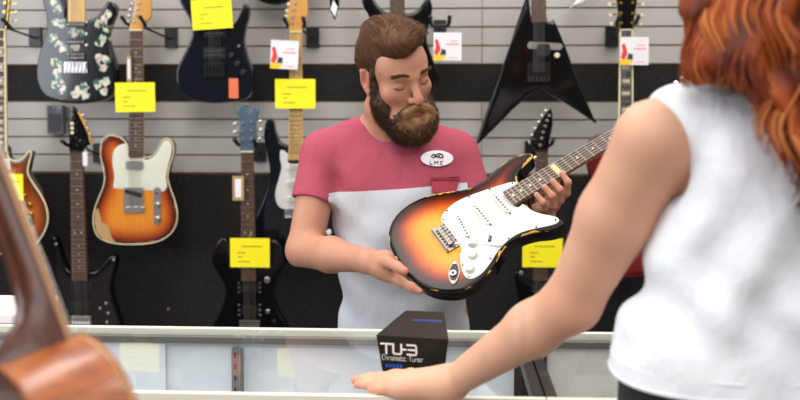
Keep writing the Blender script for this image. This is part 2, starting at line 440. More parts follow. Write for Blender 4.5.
def sdf_mesh(prims, lo, hi, res, disp=None):
    ax = [np.arange(lo[i], hi[i] + res, res).astype(np.float32) for i in range(3)]
    D = np.full([len(a) for a in ax], .3, np.float32)
    for plo, phi, fn, k, op in prims:
        pad = k + 4 * res
        if plo is None: sl = [slice(0, len(a)) for a in ax]
        else:
            sl = []
            for i in range(3):
                i0 = int(np.searchsorted(ax[i], plo[i] - pad)); i1 = int(np.searchsorted(ax[i], phi[i] + pad)); sl.append(slice(i0, i1))
            if any(s.stop - s.start < 1 for s in sl): continue
        X, Y, Z = ax[0][sl[0]][:, None, None], ax[1][sl[1]][None, :, None], ax[2][sl[2]][None, None, :]
        B = np.asarray(fn(X, Y, Z), np.float32); A = D[tuple(sl)]
        B = np.broadcast_to(B, A.shape)
        if op == 'u':
            h = np.maximum(k - np.abs(A - B), 0) / k; D[tuple(sl)] = np.minimum(A, B) - h * h * k / 4
        elif op == 's':
            B = -B; h = np.maximum(k - np.abs(A - B), 0) / k; D[tuple(sl)] = np.maximum(A, B) + h * h * k / 4
        else:
            h = np.maximum(k - np.abs(A - B), 0) / k; D[tuple(sl)] = np.maximum(A, B) + h * h * k / 4
    if disp is not None:
        D += disp(ax[0][:, None, None], ax[1][None, :, None], ax[2][None, None, :]).astype(np.float32)
    S = D < 0
    c = [S[i:S.shape[0] - 1 + i, j:S.shape[1] - 1 + j, k:S.shape[2] - 1 + k] for i in (0, 1) for j in (0, 1) for k in (0, 1)]
    cnt = sum(x.astype(np.int8) for x in c)
    act = (cnt > 0) & (cnt < 8)
    I = np.argwhere(act); idx = np.full(act.shape, -1, np.int64); idx[act] = np.arange(len(I))
    acc = np.zeros((len(I), 3)); num = np.zeros(len(I))
    corners = [(i, j, k) for i in (0, 1) for j in (0, 1) for k in (0, 1)]
    for a in corners:
        for axis in range(3):
            if a[axis]: continue
            b = list(a); b[axis] = 1
            va = D[I[:, 0] + a[0], I[:, 1] + a[1], I[:, 2] + a[2]]; vb = D[I[:, 0] + b[0], I[:, 1] + b[1], I[:, 2] + b[2]]
            x = (va < 0) != (vb < 0); t = np.where(x, va / np.where(x, va - vb, 1), 0)
            p = np.tile(np.array(a, float), (len(I), 1)); p[:, axis] += t
            acc[x] += p[x]; num[x] += 1
    V = (I + acc / num[:, None]) * res + np.array([a[0] for a in ax])
    Fs = []
    for axis in range(3):
        o1, o2 = [(1, 2), (2, 0), (0, 1)][axis]
        s0 = [slice(None)] * 3; s1 = [slice(None)] * 3
        s0[axis] = slice(0, -1); s1[axis] = slice(1, None)
        A_, B_ = S[tuple(s0)], S[tuple(s1)]
        ch = np.argwhere(A_ != B_)
        ok = (ch[:, o1] > 0) & (ch[:, o2] > 0) & (ch[:, o1] < S.shape[o1] - 1) & (ch[:, o2] < S.shape[o2] - 1)
        ch = ch[ok]
        def g(d1, d2):
            q = ch.copy(); q[:, o1] -= d1; q[:, o2] -= d2; return idx[q[:, 0], q[:, 1], q[:, 2]]
        q = np.stack([g(1, 1), g(0, 1), g(0, 0), g(1, 0)], 1)
        flip = ~A_[ch[:, 0], ch[:, 1], ch[:, 2]]
        q[flip] = q[flip][:, ::-1]
        Fs.append(q)
    Fq = np.concatenate(Fs) if Fs else np.zeros((0, 4), int)
    return V, Fq
def join_chunks(chs):
    V = []; Fq = []; n = 0
    for v, f in chs: V.append(v); Fq.append(f + n); n += len(v)
    return np.concatenate(V), np.concatenate(Fq)
def vnormals(V, Fq):
    a = V[Fq[:, 2]] - V[Fq[:, 0]]; b = V[Fq[:, 3]] - V[Fq[:, 1]]; n = np.cross(a, b)
    N = np.zeros_like(V)
    for i in range(4): np.add.at(N, Fq[:, i], n)
    return N / np.maximum(np.linalg.norm(N, axis=1), 1e-12)[:, None]
def strands(name, roots, dirs_fn, length, nseg, rad, material, parent, shade=None):
    """hair: thin tapering three-sided strands"""
    n = len(roots); L = length if hasattr(length, '__len__') else np.full(n, length)
    P = roots.copy(); path = [P.copy()]; T = []
    for s in range(nseg):
        d = dirs_fn(P, s / nseg, s); d /= np.maximum(np.linalg.norm(d, axis=1), 1e-9)[:, None]
        P = P + d * (L / nseg)[:, None]; path.append(P.copy()); T.append(d)
    T.append(T[-1])
    V = np.zeros((n, nseg + 1, 3, 3)); ref = np.array([.3, .9, .31])
    for s in range(nseg + 1):
        t = T[s]; a = np.cross(t, ref); a /= np.maximum(np.linalg.norm(a, axis=1), 1e-9)[:, None]; b = np.cross(t, a)
        r = rad * (1 - .75 * (s / nseg) ** 1.5)
        for k in range(3):
            V[:, s, k] = path[s] + (a * math.cos(2.094 * k) + b * math.sin(2.094 * k)) * r
    V = V.reshape(-1, 3); F_ = []
    base = (np.arange(n) * (nseg + 1) * 3)[:, None]
    for s in range(nseg):
        for k in range(3):
            q = [s * 3 + k, s * 3 + (k + 1) % 3, s * 3 + 3 + (k + 1) % 3, s * 3 + 3 + k]
            F_.append(base + np.array(q)[None])
    Fq = np.concatenate(F_)
    o = link_mesh(name, V, Fq, material, parent, smooth=True)
    sh = RNG.random(n) if shade is None else shade
    attr(o, 'shade', np.repeat(sh, (nseg + 1) * 3))
    return o
def hair_mat(name, stops, rough=.45, nscale=40):
    N = NT(name); a = N.n('ShaderNodeAttribute', attribute_name='shade')
    r = N.n('ShaderNodeValToRGB'); cr = r.color_ramp
    while len(cr.elements) < len(stops): cr.elements.new(.5)
    for e, (p, c) in zip(cr.elements, stops): e.position = p; e.color = rgba(c)
    N.l(a.outputs['Fac'], r.inputs[0]); N.l(r.outputs[0], N.b.inputs['Base Color'])
    N.b.inputs['Roughness'].default_value = rough; N.b.inputs['Specular IOR Level'].default_value = .18
    return N.m
def skin_mat(name, c, red):
    N = NT(name); b = N.b
    tc = N.n('ShaderNodeTexCoord'); nz = N.n('ShaderNodeTexNoise', Scale=14, Detail=4); N.l(tc.outputs['Object'], nz.inputs['Vector'])
    m1 = N.n('ShaderNodeMix', data_type='RGBA'); m1.inputs[6].default_value = rgba(c)
    m1.inputs[7].default_value = rgba((min(c[0] + 3, 255), c[1] - 9, c[2] - 9)); N.l(nz.outputs[0], m1.inputs[0])
    a = N.n('ShaderNodeAttribute', attribute_name='flush')
    m2 = N.n('ShaderNodeMix', data_type='RGBA'); N.l(a.outputs['Fac'], m2.inputs[0]); N.l(m1.outputs[2], m2.inputs[6]); m2.inputs[7].default_value = rgba(red)
    N.l(m2.outputs[2], b.inputs['Base Color'])
    b.inputs['Roughness'].default_value = .5; b.inputs['Specular IOR Level'].default_value = .35
    b.inputs['Subsurface Weight'].default_value = .12; b.inputs['Subsurface Radius'].default_value = (.012, .005, .003); b.inputs['Subsurface Scale'].default_value = 1
    return N.m

# ================================================================ THE SETTING
WY = 3.52
def zrow(y, Y=WY): return at_y(330, y, Y).z
def build_wall():
    b = MB(); top = zrow(64.4); lo = zrow(173.5); band = zrow(101.5)
    x0, x1 = -3.3, 3.3; seam = at_y(482, 60, WY).x
    b.box((0, WY + .036, 1.6), (6.6, .06, 3.2), 1)                         # fibreboard core seen in the grooves
    b.box((0, WY + .012, (top + band) / 2), (6.6, .016, top - band - .004), 2)
    b.box((0, WY + .008, lo / 2 - .004), (6.6, .024, lo - .004), 2)
    p = .0763
    def slat_row(za, zb):
        for xa, xb in ((x0, seam - .0015), (seam + .0015, x1)):
            b.box(((xa + xb) / 2, WY + .01, (za + zb) / 2), (xb - xa, .02, zb - za - .0068), 0)
    z = top
    while z < 3.1: slat_row(z, z + p); z += p
    rows = [zrow(v) for v in (101.5, 119.4, 137.4, 155.4, 173.5)]
    for a, c in zip(rows[:-1], rows[1:]): slat_row(c, a)
    o = b.build('wall_back', [M['slat'], M['groove'], M['black_panel']], local=False, recalc=True, origin=(0, WY, 0))
    tag(o, kind='structure')
    f = MB().box((0, .4, -.03), (6.6, 6.3, .06)).build('floor', M['floor'], origin=(0, 0, 0)); tag(f, kind='structure')
build_wall()

# ================================================================ THE DISPLAY CASES
ZT = .95
CB = at_z(330, 329.3, ZT).y + 0.0
CF = at_z(330, 396.5, ZT).y
XS = at_z(528, 345, ZT).x                     # joint between the two cases
def case(xa, xb, label, warm, rootx):
    r = thing('display_case', ((xa + xb) / 2, (CB + CF) / 2, 0), label, 'display case', 'glass display cases of the shop counter')
    cm = M['case_warm'] if warm else M['case_white']
    w = xb - xa; cx = (xa + xb) / 2; cy = (CB + CF) / 2; dp = CB - CF
    MB().box((cx, cy, ZT - .003), (w - .002, dp - .004, .006)).build('glass_top', M['glass'], r)
    rl = MB()
    rl.box((cx, CB - .004, ZT - .006), (w, .016, .014))
    rl.build('back_rail', M['case_rail'], r)
    MB().box((cx, CF + .006, ZT - .013), (w, .014, .028)).build('front_rail', M['case_rail'], r)
    MB().box((cx, CB - .022, ZT - .020), (w - .04, .02, .014)).build('door_track', M['case_grey'], r)
    for s, xx in ((-1, xa + .011), (1, xb - .011)):
        e = MB().box((xx, cy, ZT - .0145), (.02, dp - .03, .023)).box((xx, CB - .016, ZT - .25), (.02, .018, .44)).box((xx, CF + .018, ZT - .25), (.02, .018, .44))
        e.build('end_frame', M['case_dark'], r)
    n = 2; dw = (w - .05) / n
    for i in range(n):
        a = xa + .025 + i * dw
        d = MB().box((a + dw / 2, CB - (.012 if i else .022), ZT - .256), (dw + .01, .006, .462)).build('sliding_door', cm, r)
    MB().box((cx, cy, .50), (w - .01, dp - .01, .03)).build('case_floor', cm, r)
    MB().box((cx, cy, .24), (w - .01, dp - .01, .48)).build('cabinet_base', M['case_grey'], r)
    MB().box((cx, CF + .006, ZT - .24), (w - .04, .005, .42)).build('front_glass', M['glass'], r)
    MB().box((cx, cy + .02, .70), (w - .05, dp - .08, .008)).build('glass_shelf', M['glass'], r)
    return r
# the left case: its back carries a slotted shelf standard where two doors meet
xw = XS - 1.62
c1 = case(xw, XS - .001, 'long glass display case with a slotted metal standard, man standing behind it', False, 0)
sx = at_y(236, 350, CB - .03).x
st = MB(); st.box((sx, CB - .034, ZT - .25), (.016, .012, .43), 0)
st.box((sx + .014, CB - .034, ZT - .25), (.006, .010, .43), 1)
for k in range(16): st.box((sx, CB - .0402, ZT - .05 - k * .026), (.003, .002, .011), 2)
st.build('shelf_standard', [M['chrome'], M['case_grey'], M['black_plastic']], c1)
c2 = case(XS + .001, XS + 1.5, 'glass display case to the right, in front of the woman in the white top', True, 1)
sx2 = at_y(545, 350, CB - .03).x
s2 = MB(); s2.box((sx2, CB - .034, ZT - .25), (.008, .01, .43), 0)
for k in range(16): s2.box((sx2, CB - .0392, ZT - .05 - k * .026), (.003, .002, .011), 1)
s2.build('shelf_standard', [M['chrome'], M['black_plastic']], c2)

# a few things lying inside
def card_in_case(px, py, w, h, m, name, label, cat, zc=.704, rot=0.0):
    p = at_z(px, py, zc + .003)
    R = Matrix.Rotation(rot, 3, 'Z')
    o = MB().box((0, 0, 0), (w, h, .004), 0, R).build(name, m, local=True); o.location = (p.x, p.y, zc + .003)
    return tag(o, label, cat)
# ================================================================ THE WALL GUITARS
GY = 3.28
def W(px, py, n=0.0):
    p = at_y(px, py, GY - n); return (p.x, p.z)
def frw(a, b, n): return Vector((a, GY - n, b))
PXM = GY / F
def wpoly(pts, n=0.0): return [W(x, y, n) for x, y in pts]

MCOUNT = [0]
def neck_parts(g, xt, yt, xb, yb, wt, wb, scale_px, board, wood, frets=22, dots='dot', binding=False, nut=True, back=None):
    """fretboard with frets and position marks, wooden neck behind it; xt,yt = nut, xb,yb = board end (pixels)"""
    def pt(t, s, n=.012):
        x = xt + (xb - xt) * t; y = yt + (yb - yt) * t; w = wt + (wb - wt) * t
        return W(x + s * w / 2, y, n)
    b = MB(); n0, n1 = .006, .0125
    b.prism([pt(0, -1), pt(0, 1), pt(1, 1), pt(1, -1)], frw, n0, n1, 0)
    if binding:
        for s in (-1, 1):
            b.prism([pt(0, s * .86), pt(0, s * 1.1), pt(1, s * 1.1), pt(1, s * .86)], frw, n0, n1 + .0006, 3)
    L = yb - yt
    for k in range(1, frets + 1):
        d = scale_px * (1 - 2 ** (-k / 12)) / L
        if d > .99: break
        e = .35 / L
        b.prism([pt(d - e, -.96), pt(d - e, .96), pt(d + e, .96), pt(d + e, -.96)], frw, n1, n1 + .0012, 1)
        d0 = scale_px * (1 - 2 ** (-(k - 1) / 12)) / L; mid = (d + d0) / 2
        if k in (3, 5, 7, 9, 15, 17, 19, 21) or k == 12:
            if dots == 'dot':
                for sx in ((0,) if k != 12 else (-.45, .45)):
                    c = pt(mid, sx); r = .0032
                    b.prism([(c[0] + r * math.cos(a * PI / 4), c[1] + r * math.sin(a * PI / 4)) for a in range(8)], frw, n1, n1 + .0004, 2)
            elif dots == 'block':
                hh = (d - d0) * .3
                b.prism([pt(mid - hh, -.6), pt(mid - hh, .6), pt(mid + hh, .6), pt(mid + hh, -.6)], frw, n1, n1 + .0004, 2)
    b.build('fretboard', [board, M['fret'], M['inlay'], M['cream']], g)
    nb = MB(); nb.prism([pt(0, -.94), pt(0, .94), pt(1, .96), pt(1, -.96)], frw, -.006, n0, 0)
    nb.prism([pt(0, -.6), pt(0, .6), pt(1, .6), pt(1, -.6)], frw, -.012, -.006, 0)
    nb.build('neck', wood, g)
    if nut:
        e = 1.0 / L
        MB().prism([pt(-e, -1), pt(-e, 1), pt(e * .4, 1), pt(e * .4, -1)], frw, n0 - .004, n1 + .003).build('nut', nut if nut is not True else M['inlay'], g)
def strings(g, xt, yt, xb, yb, wt, wb, yend=None, n=.0165):
    for k in range(6):
        s = (k - 2.5) / 2.5
        a = W(xt + s * wt * .4, yt, n); c = W(xb + s * wb * .4, yb, n)
        MB().tube([frw(*a, n), frw(*c, n)], .0006 if k > 2 else .0009, n=4).build('string', M['steel'], g)
def headstock(g, poly, m, pegs, smooth=2, rim=None, peg_m=None, knob_m=None, n=.004, th=.014):
    o, _ = slab('headstock', catmull(wpoly(poly), smooth) if smooth > 1 else wpoly(poly), frw, n, n - th, .002, m, g, spacing=.02)
    if rim is not None:
        P = np.array(wpoly(poly)); P = P[::-1] if poly_area(P) < 0 else P
        b = MB(); b.tube([frw(a, c, n + .0005) for a, c in list(P) + [P[0]]], .0022, n=6); b.build('binding', rim, o)
    for (bx, by, kx, ky) in pegs:
        p = W(bx, by); k = W(kx, ky)
        t = MB(); t.tube([frw(*p, n - .001), frw(*p, n + .009)], .0042, 0, 10); t.tube([frw(*p, n + .001), frw(*p, n + .003)], .0062, 0, 10)
        t.tube([frw(*p, n - .008), frw(*k, n - .008)], .0024, 0, 6)
        d = (frw(*k, 0) - frw(*p, 0)).normalized()
        t.sphere(frw(*k, n - .008) + d * .004, .0075, 1, sc=(1, .55, 1))
        t.build('tuning_peg', [peg_m or M['chrome'], knob_m or M['chrome']], g)
def pickup(g, cx, cy, w, h, m=None, poles=None, ring=None, n=0.0, up=.006, rows=1):
    x0, z0 = W(cx, cy); w *= PXM; h *= PXM
    b = MB()
    if ring: b.prism([(x0 - w / 2 - .006, z0 - h / 2 - .004), (x0 + w / 2 + .006, z0 - h / 2 - .004), (x0 + w / 2 + .006, z0 + h / 2 + .004), (x0 - w / 2 - .006, z0 + h / 2 + .004)], frw, n - .001, n + .003, 1)
    o = []
    for k in range(12):
        pass
    r = min(w, h) * .25
    for sx, sz, a0 in ((1, 1, 0), (-1, 1, 90), (-1, -1, 180), (1, -1, 270)):
        for a in (0, 30, 60, 90):
            t = math.radians(a0 + a); o.append((x0 + sx * (w / 2 - r) + r * math.cos(t), z0 + sz * (h / 2 - r) + r * math.sin(t)))
    b.prism(o, frw, n - .001, n + up, 0)
    if poles is not None:
        for q in range(rows):
            zz = z0 + (q - (rows - 1) / 2) * h * .5
            for k in range(6):
                xx = x0 + (k - 2.5) / 2.5 * w * .4
                b.tube([frw(xx, zz, n + up - .001), frw(xx, zz, n + up + .001)], .0024, 2, 8)
    b.build('pickup', [m or M['black_plastic'], ring or M['black_plastic'], poles or M['chrome']], g)
def knob(g, cx, cy, r, m, n=0.0, h=.012, name='knob'):
    p = W(cx, cy); r *= PXM
    MB().tube([frw(*p, n), frw(*p, n + h * .85), frw(*p, n + h)], [r * 1.1, r, r * .8], 0, 14).build(name, m, g, smooth=35)
def tremolo(g, cx, cy, w, h, m=None, n=0.0):
    p = W(cx, cy); w *= PXM; h *= PXM; m = m or M['chrome']
    b = MB(); b.box(frw(p[0], p[1], n + .004), (w, .006, h), 0)
    for k in range(6):
        xx = p[0] + (k - 2.5) / 2.5 * w * .4
        b.box(frw(xx, p[1] + h * .15, n + .01), (w * .11, .008, h * .55), 1)
        b.tube([frw(xx, p[1] - h * .2, n + .008), frw(xx, p[1] - h * .5, n + .012)], .0022, 1, 6)
    b.build('bridge', [m, m], g)
def wguitar(label, outline, bm, smooth=5, base=None, spacing=.02, th=.044, r=.007, group=None, cat='guitar', name='electric_guitar'):
    P = catmull(wpoly(outline), smooth) if smooth > 1 else np.array(wpoly(outline))
    lo = P[:, 1].min(); cx = (P[:, 0].min() + P[:, 0].max()) / 2
    g = thing(name, (cx, GY + th / 2, lo), label, cat, group)
    o, V2 = slab('body', P, frw, 0, -th, r, bm, g, spacing)
    g['top'] = 0; del g['top']
    return g, o, V2
def pickguard(g, outline, m, n=.0, smooth=4):
    P = catmull(wpoly(outline), smooth)
    return slab('pickguard', P, frw, n + .0022, n - .001, .0008, m, g, .05)[0]

def hanger(fx, fy, bx, by, label, lone=False):
    """slatwall guitar hook: base plate on the wall, arm, padded fork; fork centre fx,fy at the guitars, plate bx,by on the wall"""
    pb = at_y(bx, by, WY - .006); fk = at_y(fx, fy, GY + .004)
    t = thing('guitar_hanger', (pb.x, WY, pb.z - .04), label, 'guitar hanger', 'guitar hangers on the slat wall')
    b = MB(); b.box((pb.x, WY - .009, pb.z), (.052, .018, .078), 0); b.box((pb.x, WY - .004, pb.z + .036), (.05, .012, .01), 0)
    b.build('base_plate', M['black_plastic'], t)
    mid = Vector((fk.x, fk.y + .035, fk.z - .002))
    MB().tube([(pb.x, WY - .015, pb.z - .004), (pb.x + (fk.x - pb.x) * .1, WY - .05, pb.z), mid], .0045, n=8).build('arm', M['dark_metal'], t)
    for s in (-1, 1):
        f_ = MB().tube([mid, (fk.x + s * .03, fk.y + .03, fk.z - .006), (fk.x + s * .036, fk.y - .01, fk.z + .006), (fk.x + s * .036, fk.y - .045, fk.z + .022)], [.005, .006, .0075, .0075], n=10)
        f_.sphere((fk.x + s * .036, fk.y - .046, fk.z + .022), .009)
        f_.build('fork_prong', M['black_plastic'], t, smooth=40)
    return t
def scribble(b, x0, z0, w, y, m, rows, sc=1.0):
    for k, (dx, ww, dz) in enumerate(rows):
        b.box((x0 + (dx + ww / 2) * w, y, z0 + dz * w), (ww * w, .0006, .0022 * sc), m)
def card(x0, y0, x1, y1, label, kind='yellow', rot=0.0, n=.03, group=None):
    """a price card hung in front of a guitar; corners in pixels"""
    a = at_y(x0, y0, GY - n); c = at_y(x1, y1, GY - n)
    w = c.x - a.x; h = a.z - c.z; cx = (a.x + c.x) / 2; cz = (a.z + c.z) / 2
    b = MB(); R = Matrix.Rotation(rot, 3, 'Y')
    if kind == 'yellow':
        b.box((0, 0, 0), (w, .0012, h), 0)
        for dz, dx, ww in ((.22, .3, .5), (.0, .18, .22), (-.14, .2, .1), (-.3, .2, .3)):
            b.box(((dx + ww / 2 - .5) * w, -.001, dz * h), (ww * w, .0006, .0035), 1)
        ms = [M['yellow'], M['ink']]; nm = 'price_card'
    elif kind == 'promo':
        b.box((0, 0, 0), (w, .0012, h), 0)
        b.prism([(-.5 * w, -.5 * h), (-.22 * w, -.5 * h), (-.05 * w, -.36 * h), (-.2 * w, -.27 * h), (-.5 * w, -.3 * h)], lambda p, q, r: Vector((p, -r, q)), .0006, .0013, 3)
        b.prism([(-.48 * w, -.25 * h), (-.36 * w, -.32 * h), (-.24 * w, -.1 * h), (-.3 * w, .12 * h), (-.36 * w, .28 * h), (-.46 * w, .22 * h), (-.42 * w, .02 * h)], lambda p, q, r: Vector((p, -r, q)), .0006, .0014, 1)
        b.prism([(-.27 * w, -.3 * h), (-.06 * w, -.3 * h), (-.06 * w, -.12 * h), (-.2 * w, -.08 * h)], lambda p, q, r: Vector((p, -r, q)), .0006, .0016, 4)
        b.box((.18 * w, -.001, .08 * h), (.46 * w, .0006, .05 * h), 2)
        b.box((.22 * w, -.001, .2 * h), (.3 * w, .0006, .03 * h), 2)
        b.box((.2 * w, -.001, -.4 * h), (.3 * w, .0006, .03 * h), 2)
        ms = [M['white_card'], M['red_ink'], M['pink_ink'], M['yellow_ink'], M['navy_ink']]; nm = 'promo_card'
    elif kind == 'kraft':
        b.box((0, 0, 0), (w, .0012, h), 0); b.box((.0, -.001, 0), (w * .55, .0008, h * .75), 1)
        ms = [M['kraft'], M['white_card']]; nm = 'swing_tag'
    else:
        b.box((0, 0, 0), (w, .0012, h), 0); ms = [M['white_card']]; nm = 'swing_tag'
    b.tube([(0, 0.001, h / 2), (0.003, .010, h / 2 + .02)], .0006, 0, 4)
    o = b.build(nm, ms, local=True); o.location = (cx, GY - n, cz); o.rotation_euler = (0, rot, 0)
    return tag(o, label, {'yellow': 'price card', 'promo': 'promotional card'}.get(kind, 'tag'), group)

# ---- A: single-cutaway amber burst at the left edge
amber = burst('amber_burst', [(0, (52, 22, 14)), (.012, (104, 44, 20)), (.04, (168, 84, 32)), (.08, (198, 112, 42))], rough=.2)
g, bo, V2 = wguitar('amber sunburst single-cutaway guitar cut off by the left edge of the photo',
    [(5, 146), (8, 157), (14, 161), (22, 159), (29, 151.5), (31, 154), (28.5, 164), (27.5, 173), (32, 182), (40, 194), (46, 207), (47.5, 220), (44, 232), (36, 243), (22, 250), (-5, 254), (-32, 250), (-50, 238), (-56, 220), (-52, 205), (-42, 192), (-34, 178), (-36, 162), (-28, 150), (-10, 146)], amber, spacing=.01)
P = catmull(wpoly([(5, 146), (8, 157), (14, 161), (22, 159), (29, 151.5), (31, 154), (28.5, 164), (27.5, 173), (32, 182), (40, 194), (46, 207), (47.5, 220), (44, 232), (36, 243), (22, 250), (-5, 254), (-32, 250), (-50, 238), (-56, 220), (-52, 205), (-42, 192), (-34, 178), (-36, 162), (-28, 150), (-10, 146)]), 5)
MB().tube([frw(a, c, -.002) for a, c in list(P) + [P[0]]], .0032, n=6).build('binding', M['cream'], g)
neck_parts(g, -1, 30, -1, 152, 11.5, 14, 162, M['rosewood'], M['maple_dark'], dots='block', binding=True)
headstock(g, [(-8, 30), (6, 30), (7.5, 22), (10, -2), (11, -22), (-14, -22), (-12, -2), (-9, 22)], M['navy_gloss'],
          [(6, 3, 14, 4), (5.5, 12, 14.5, 12), (5, 20.5, 14.5, 21), (-7, 3, -15, 4), (-7, 12, -15, 12), (-6, 20, -15, 21)], 1, rim=M['gold'], peg_m=M['gold'], knob_m=M['inlay'])
pickup(g, -2, 164, 22, 9, M['chrome'], M['gold'], M['cream']); pickup(g, -2, 204, 22, 9, M['chrome'], M['gold'], M['cream'])
for x, y in ((24, 196), (29.5, 205), (30.5, 214.5), (17, 215)): knob(g, x, y, 3.2, M['gold'])
MB().box(frw(*W(31, 222), .002), (.02, .006, .024)).build('jack_plate', M['black_plastic'], g)
strings(g, -1, 30, -1, 216, 11, 13); MB().box(frw(*W(-1, 216), .008), (.085, .012, .014)).build('bridge', M['chrome'], g)
card(4, 174, 23.5, 201, 'yellow price card on the amber guitar at the left edge', group='yellow price cards on the wall guitars')
hanger(0, 26, 36, 37, 'black hanger left of the flower-painted guitar')

# ---- B: black guitar with painted flowers
OB = [(41, -8), (43.5, 5), (46.5, 18), (45.5, 32), (41, 47), (37.5, 60), (36, 74), (39, 88), (45, 97), (58, 102), (75, 103.8), (93, 102.5), (107, 98.5), (114, 90), (116, 77), (114, 62), (110, 49), (107.5, 36), (110, 25), (114, 16), (115.5, 8), (113, 3), (107.5, 1.5), (103, 7), (97.5, 15), (90, 19.5), (84, 20), (68, 20), (66, 8), (61, -6), (52, -18), (44, -18)]
def flower_mat():
    N = NT('black_lacquer_with_flowers'); b = N.b
    a = N.n('ShaderNodeAttribute', attribute_name='flower'); tc = N.n('ShaderNodeTexCoord')
    nz = N.n('ShaderNodeTexNoise', Scale=60, Detail=3); N.l(tc.outputs['Object'], nz.inputs['Vector'])
    s = N.n('ShaderNodeMath', operation='MULTIPLY_ADD'); s.inputs[1].default_value = .9; N.l(nz.outputs[0], s.inputs[0]); N.l(a.outputs['Fac'], s.inputs[2])
    gt = N.n('ShaderNodeMath', operation='GREATER_THAN'); gt.inputs[1].default_value = .95; N.l(s.outputs[0], gt.inputs[0])
    vo = N.n('ShaderNodeTexVoronoi', Scale=75); N.l(tc.outputs['Object'], vo.inputs['Vector'])
    sp = N.n('ShaderNodeSeparateColor'); N.l(vo.outputs['Color'], sp.inputs[0])
    r = N.n('ShaderNodeValToRGB'); cr = r.color_ramp; cr.interpolation = 'CONSTANT'
    for k in range(3): cr.elements.new(.5)
    for e, (p, c) in zip(cr.elements, [(0, (214, 210, 190)), (.36, (60, 104, 78)), (.56, (190, 168, 164)), (.72, (34, 66, 56)), (.86, (176, 190, 160))]): e.position = p; e.color = rgba(c)
    N.l(sp.outputs[0], r.inputs[0])
    mx = N.n('ShaderNodeMix', data_type='RGBA'); N.l(gt.outputs[0], mx.inputs[0]); mx.inputs[6].default_value = rgba((10, 12, 17)); N.l(r.outputs[0], mx.inputs[7])
    N.l(mx.outputs[2], b.inputs['Base Color']); b.inputs['Roughness'].default_value = .14; b.inputs['Coat Weight'].default_value = .25
    return N.m
g, bo, V2 = wguitar('black guitar painted with white and green flowers, maple neck', OB, flower_mat(), spacing=.0055)
cl = [(53, 3), (58, 10), (56, 22), (62, 24), (53, 38), (59, 44), (63, 48), (54, 62), (60, 64), (58, 72), (55, 84), (60, 80), (62, 90), (79, 90), (84, 86), (75, 94), (85, 95), (104, 20), (98, 24), (106, 28), (99, 42), (104, 38), (99, 58), (106, 60), (103, 68), (97, 84), (105, 82), (104, 92), (74, 33), (80, 33), (76, 47), (108, 14), (72, 67)]
cp = np.array(wpoly(cl)); fl = np.zeros(len(V2))
for c in cp: fl = np.maximum(fl, 1 - np.linalg.norm(V2 - c, axis=1) / .034)
attr(bo, 'flower', np.clip(fl, 0, 1) * np.array([1 if v.co.y < -.02 + .0 or True else 0 for v in bo.data.vertices]))
neck_parts(g, 76, -146, 76.3, 22, 11.5, 16.5, 168, M['maple'], M['maple'], nut=False)
pickup(g, 76.3, 24.5, 19, 5, M['black_plastic'], M['chrome']); pickup(g, 76.3, 42, 18, 5, M['black_plastic'], M['chrome']); pickup(g, 76.3, 56, 19, 7, M['black_plastic'], M['chrome'], rows=2)
tremolo(g, 76.3, 67.5, 24, 11); strings(g, 76, -146, 76.3, 66, 11.5, 14)
for y in (22, 34, 45): knob(g, 86.5, y, 1.4, M['chrome'], h=.005, name='screw')
# ---- C: sunburst single-cut with white pickguard (worn)
OC = [(108, 135.5), (114, 135.5), (121, 138), (126, 143), (128.5, 150), (129, 156), (143.5, 156), (145, 157.5), (151, 156.5), (157, 150), (161, 142), (166, 138.7), (171, 141), (173.5, 148), (172, 158), (169, 168), (167.5, 178), (170, 188), (174, 199), (177, 211), (176, 224), (169, 235), (156, 242), (136, 244.5), (115, 243.5), (103, 240), (96, 234), (93, 223), (94, 211), (98, 199), (102.5, 188), (104.5, 178), (103, 167), (100.5, 157), (100.5, 146), (103, 139)]
tb = burst('three_colour_burst', [(0, (24, 12, 10)), (.009, (54, 16, 10)), (.026, (150, 44, 18)), (.055, (212, 116, 34)), (.09, (224, 142, 46))], wear=(196, 130, 70), wear_amt=.52, rough=.18)
g, bo, V2 = wguitar('worn sunburst guitar with a large white pickguard, single cutaway', OC, tb, spacing=.009)
P = catmull(wpoly(OC), 5)
MB().tube([frw(a, c, -.0025) for a, c in list(P) + [P[0]]], .0022, n=6).build('binding', M['cream'], g)
neck_parts(g, 136, 30.5, 135.7, 157, 12.2, 14.5, 166, M['rosewood'], M['maple_dark'])
headstock(g, [(130, 30), (142, 30), (143, 25), (146, 22.5), (150.5, 18), (151.5, 10), (150, -4), (146, -18), (138, -20), (134, -10), (134.5, 6), (132, 20), (129.5, 27)], M['maple_dark'],
          [(135, 21, 128, 22), (136, 15, 129, 16), (138, 9, 130.5, 10), (139.5, 3, 132, 4), (140.5, -4, 133, -3), (142, -10, 134, -9)])
pickguard(g, [(127, 144), (120, 145), (114, 151), (112.5, 163), (114.5, 176), (113.5, 186), (116, 188.5), (134, 189.5), (152, 190.5), (163, 191.5), (167, 186), (166, 177), (168, 166), (171, 155), (172, 146), (169, 141), (164.5, 140.7), (161, 146), (157, 153), (151, 158.5), (145, 159.5), (143.5, 157), (136, 157.5), (129, 157), (128.5, 150)], M['guard_old'])
MB().prism(wpoly([(98, 208), (102, 222), (108, 226), (112, 238), (116, 242.5), (104, 239.5), (97, 233), (94.5, 222), (95, 211)]), frw, .0, .0006).build('bare_wood_patch', M['kraft'], g)
pickup(g, 135, 165, 18, 8.5, M['chrome'], None, None, .002); MB().box(frw(*W(134, 200), .004), (.078, .006, .10)).build('bridge', M['chrome'], g)
x0, z0 = W(134, 193)
MB().box(frw(x0, z0, .009), (.066, .008, .016), 0, Matrix.Rotation(math.radians(14), 3, 'Y')).build('pickup', M['black_plastic'], g)
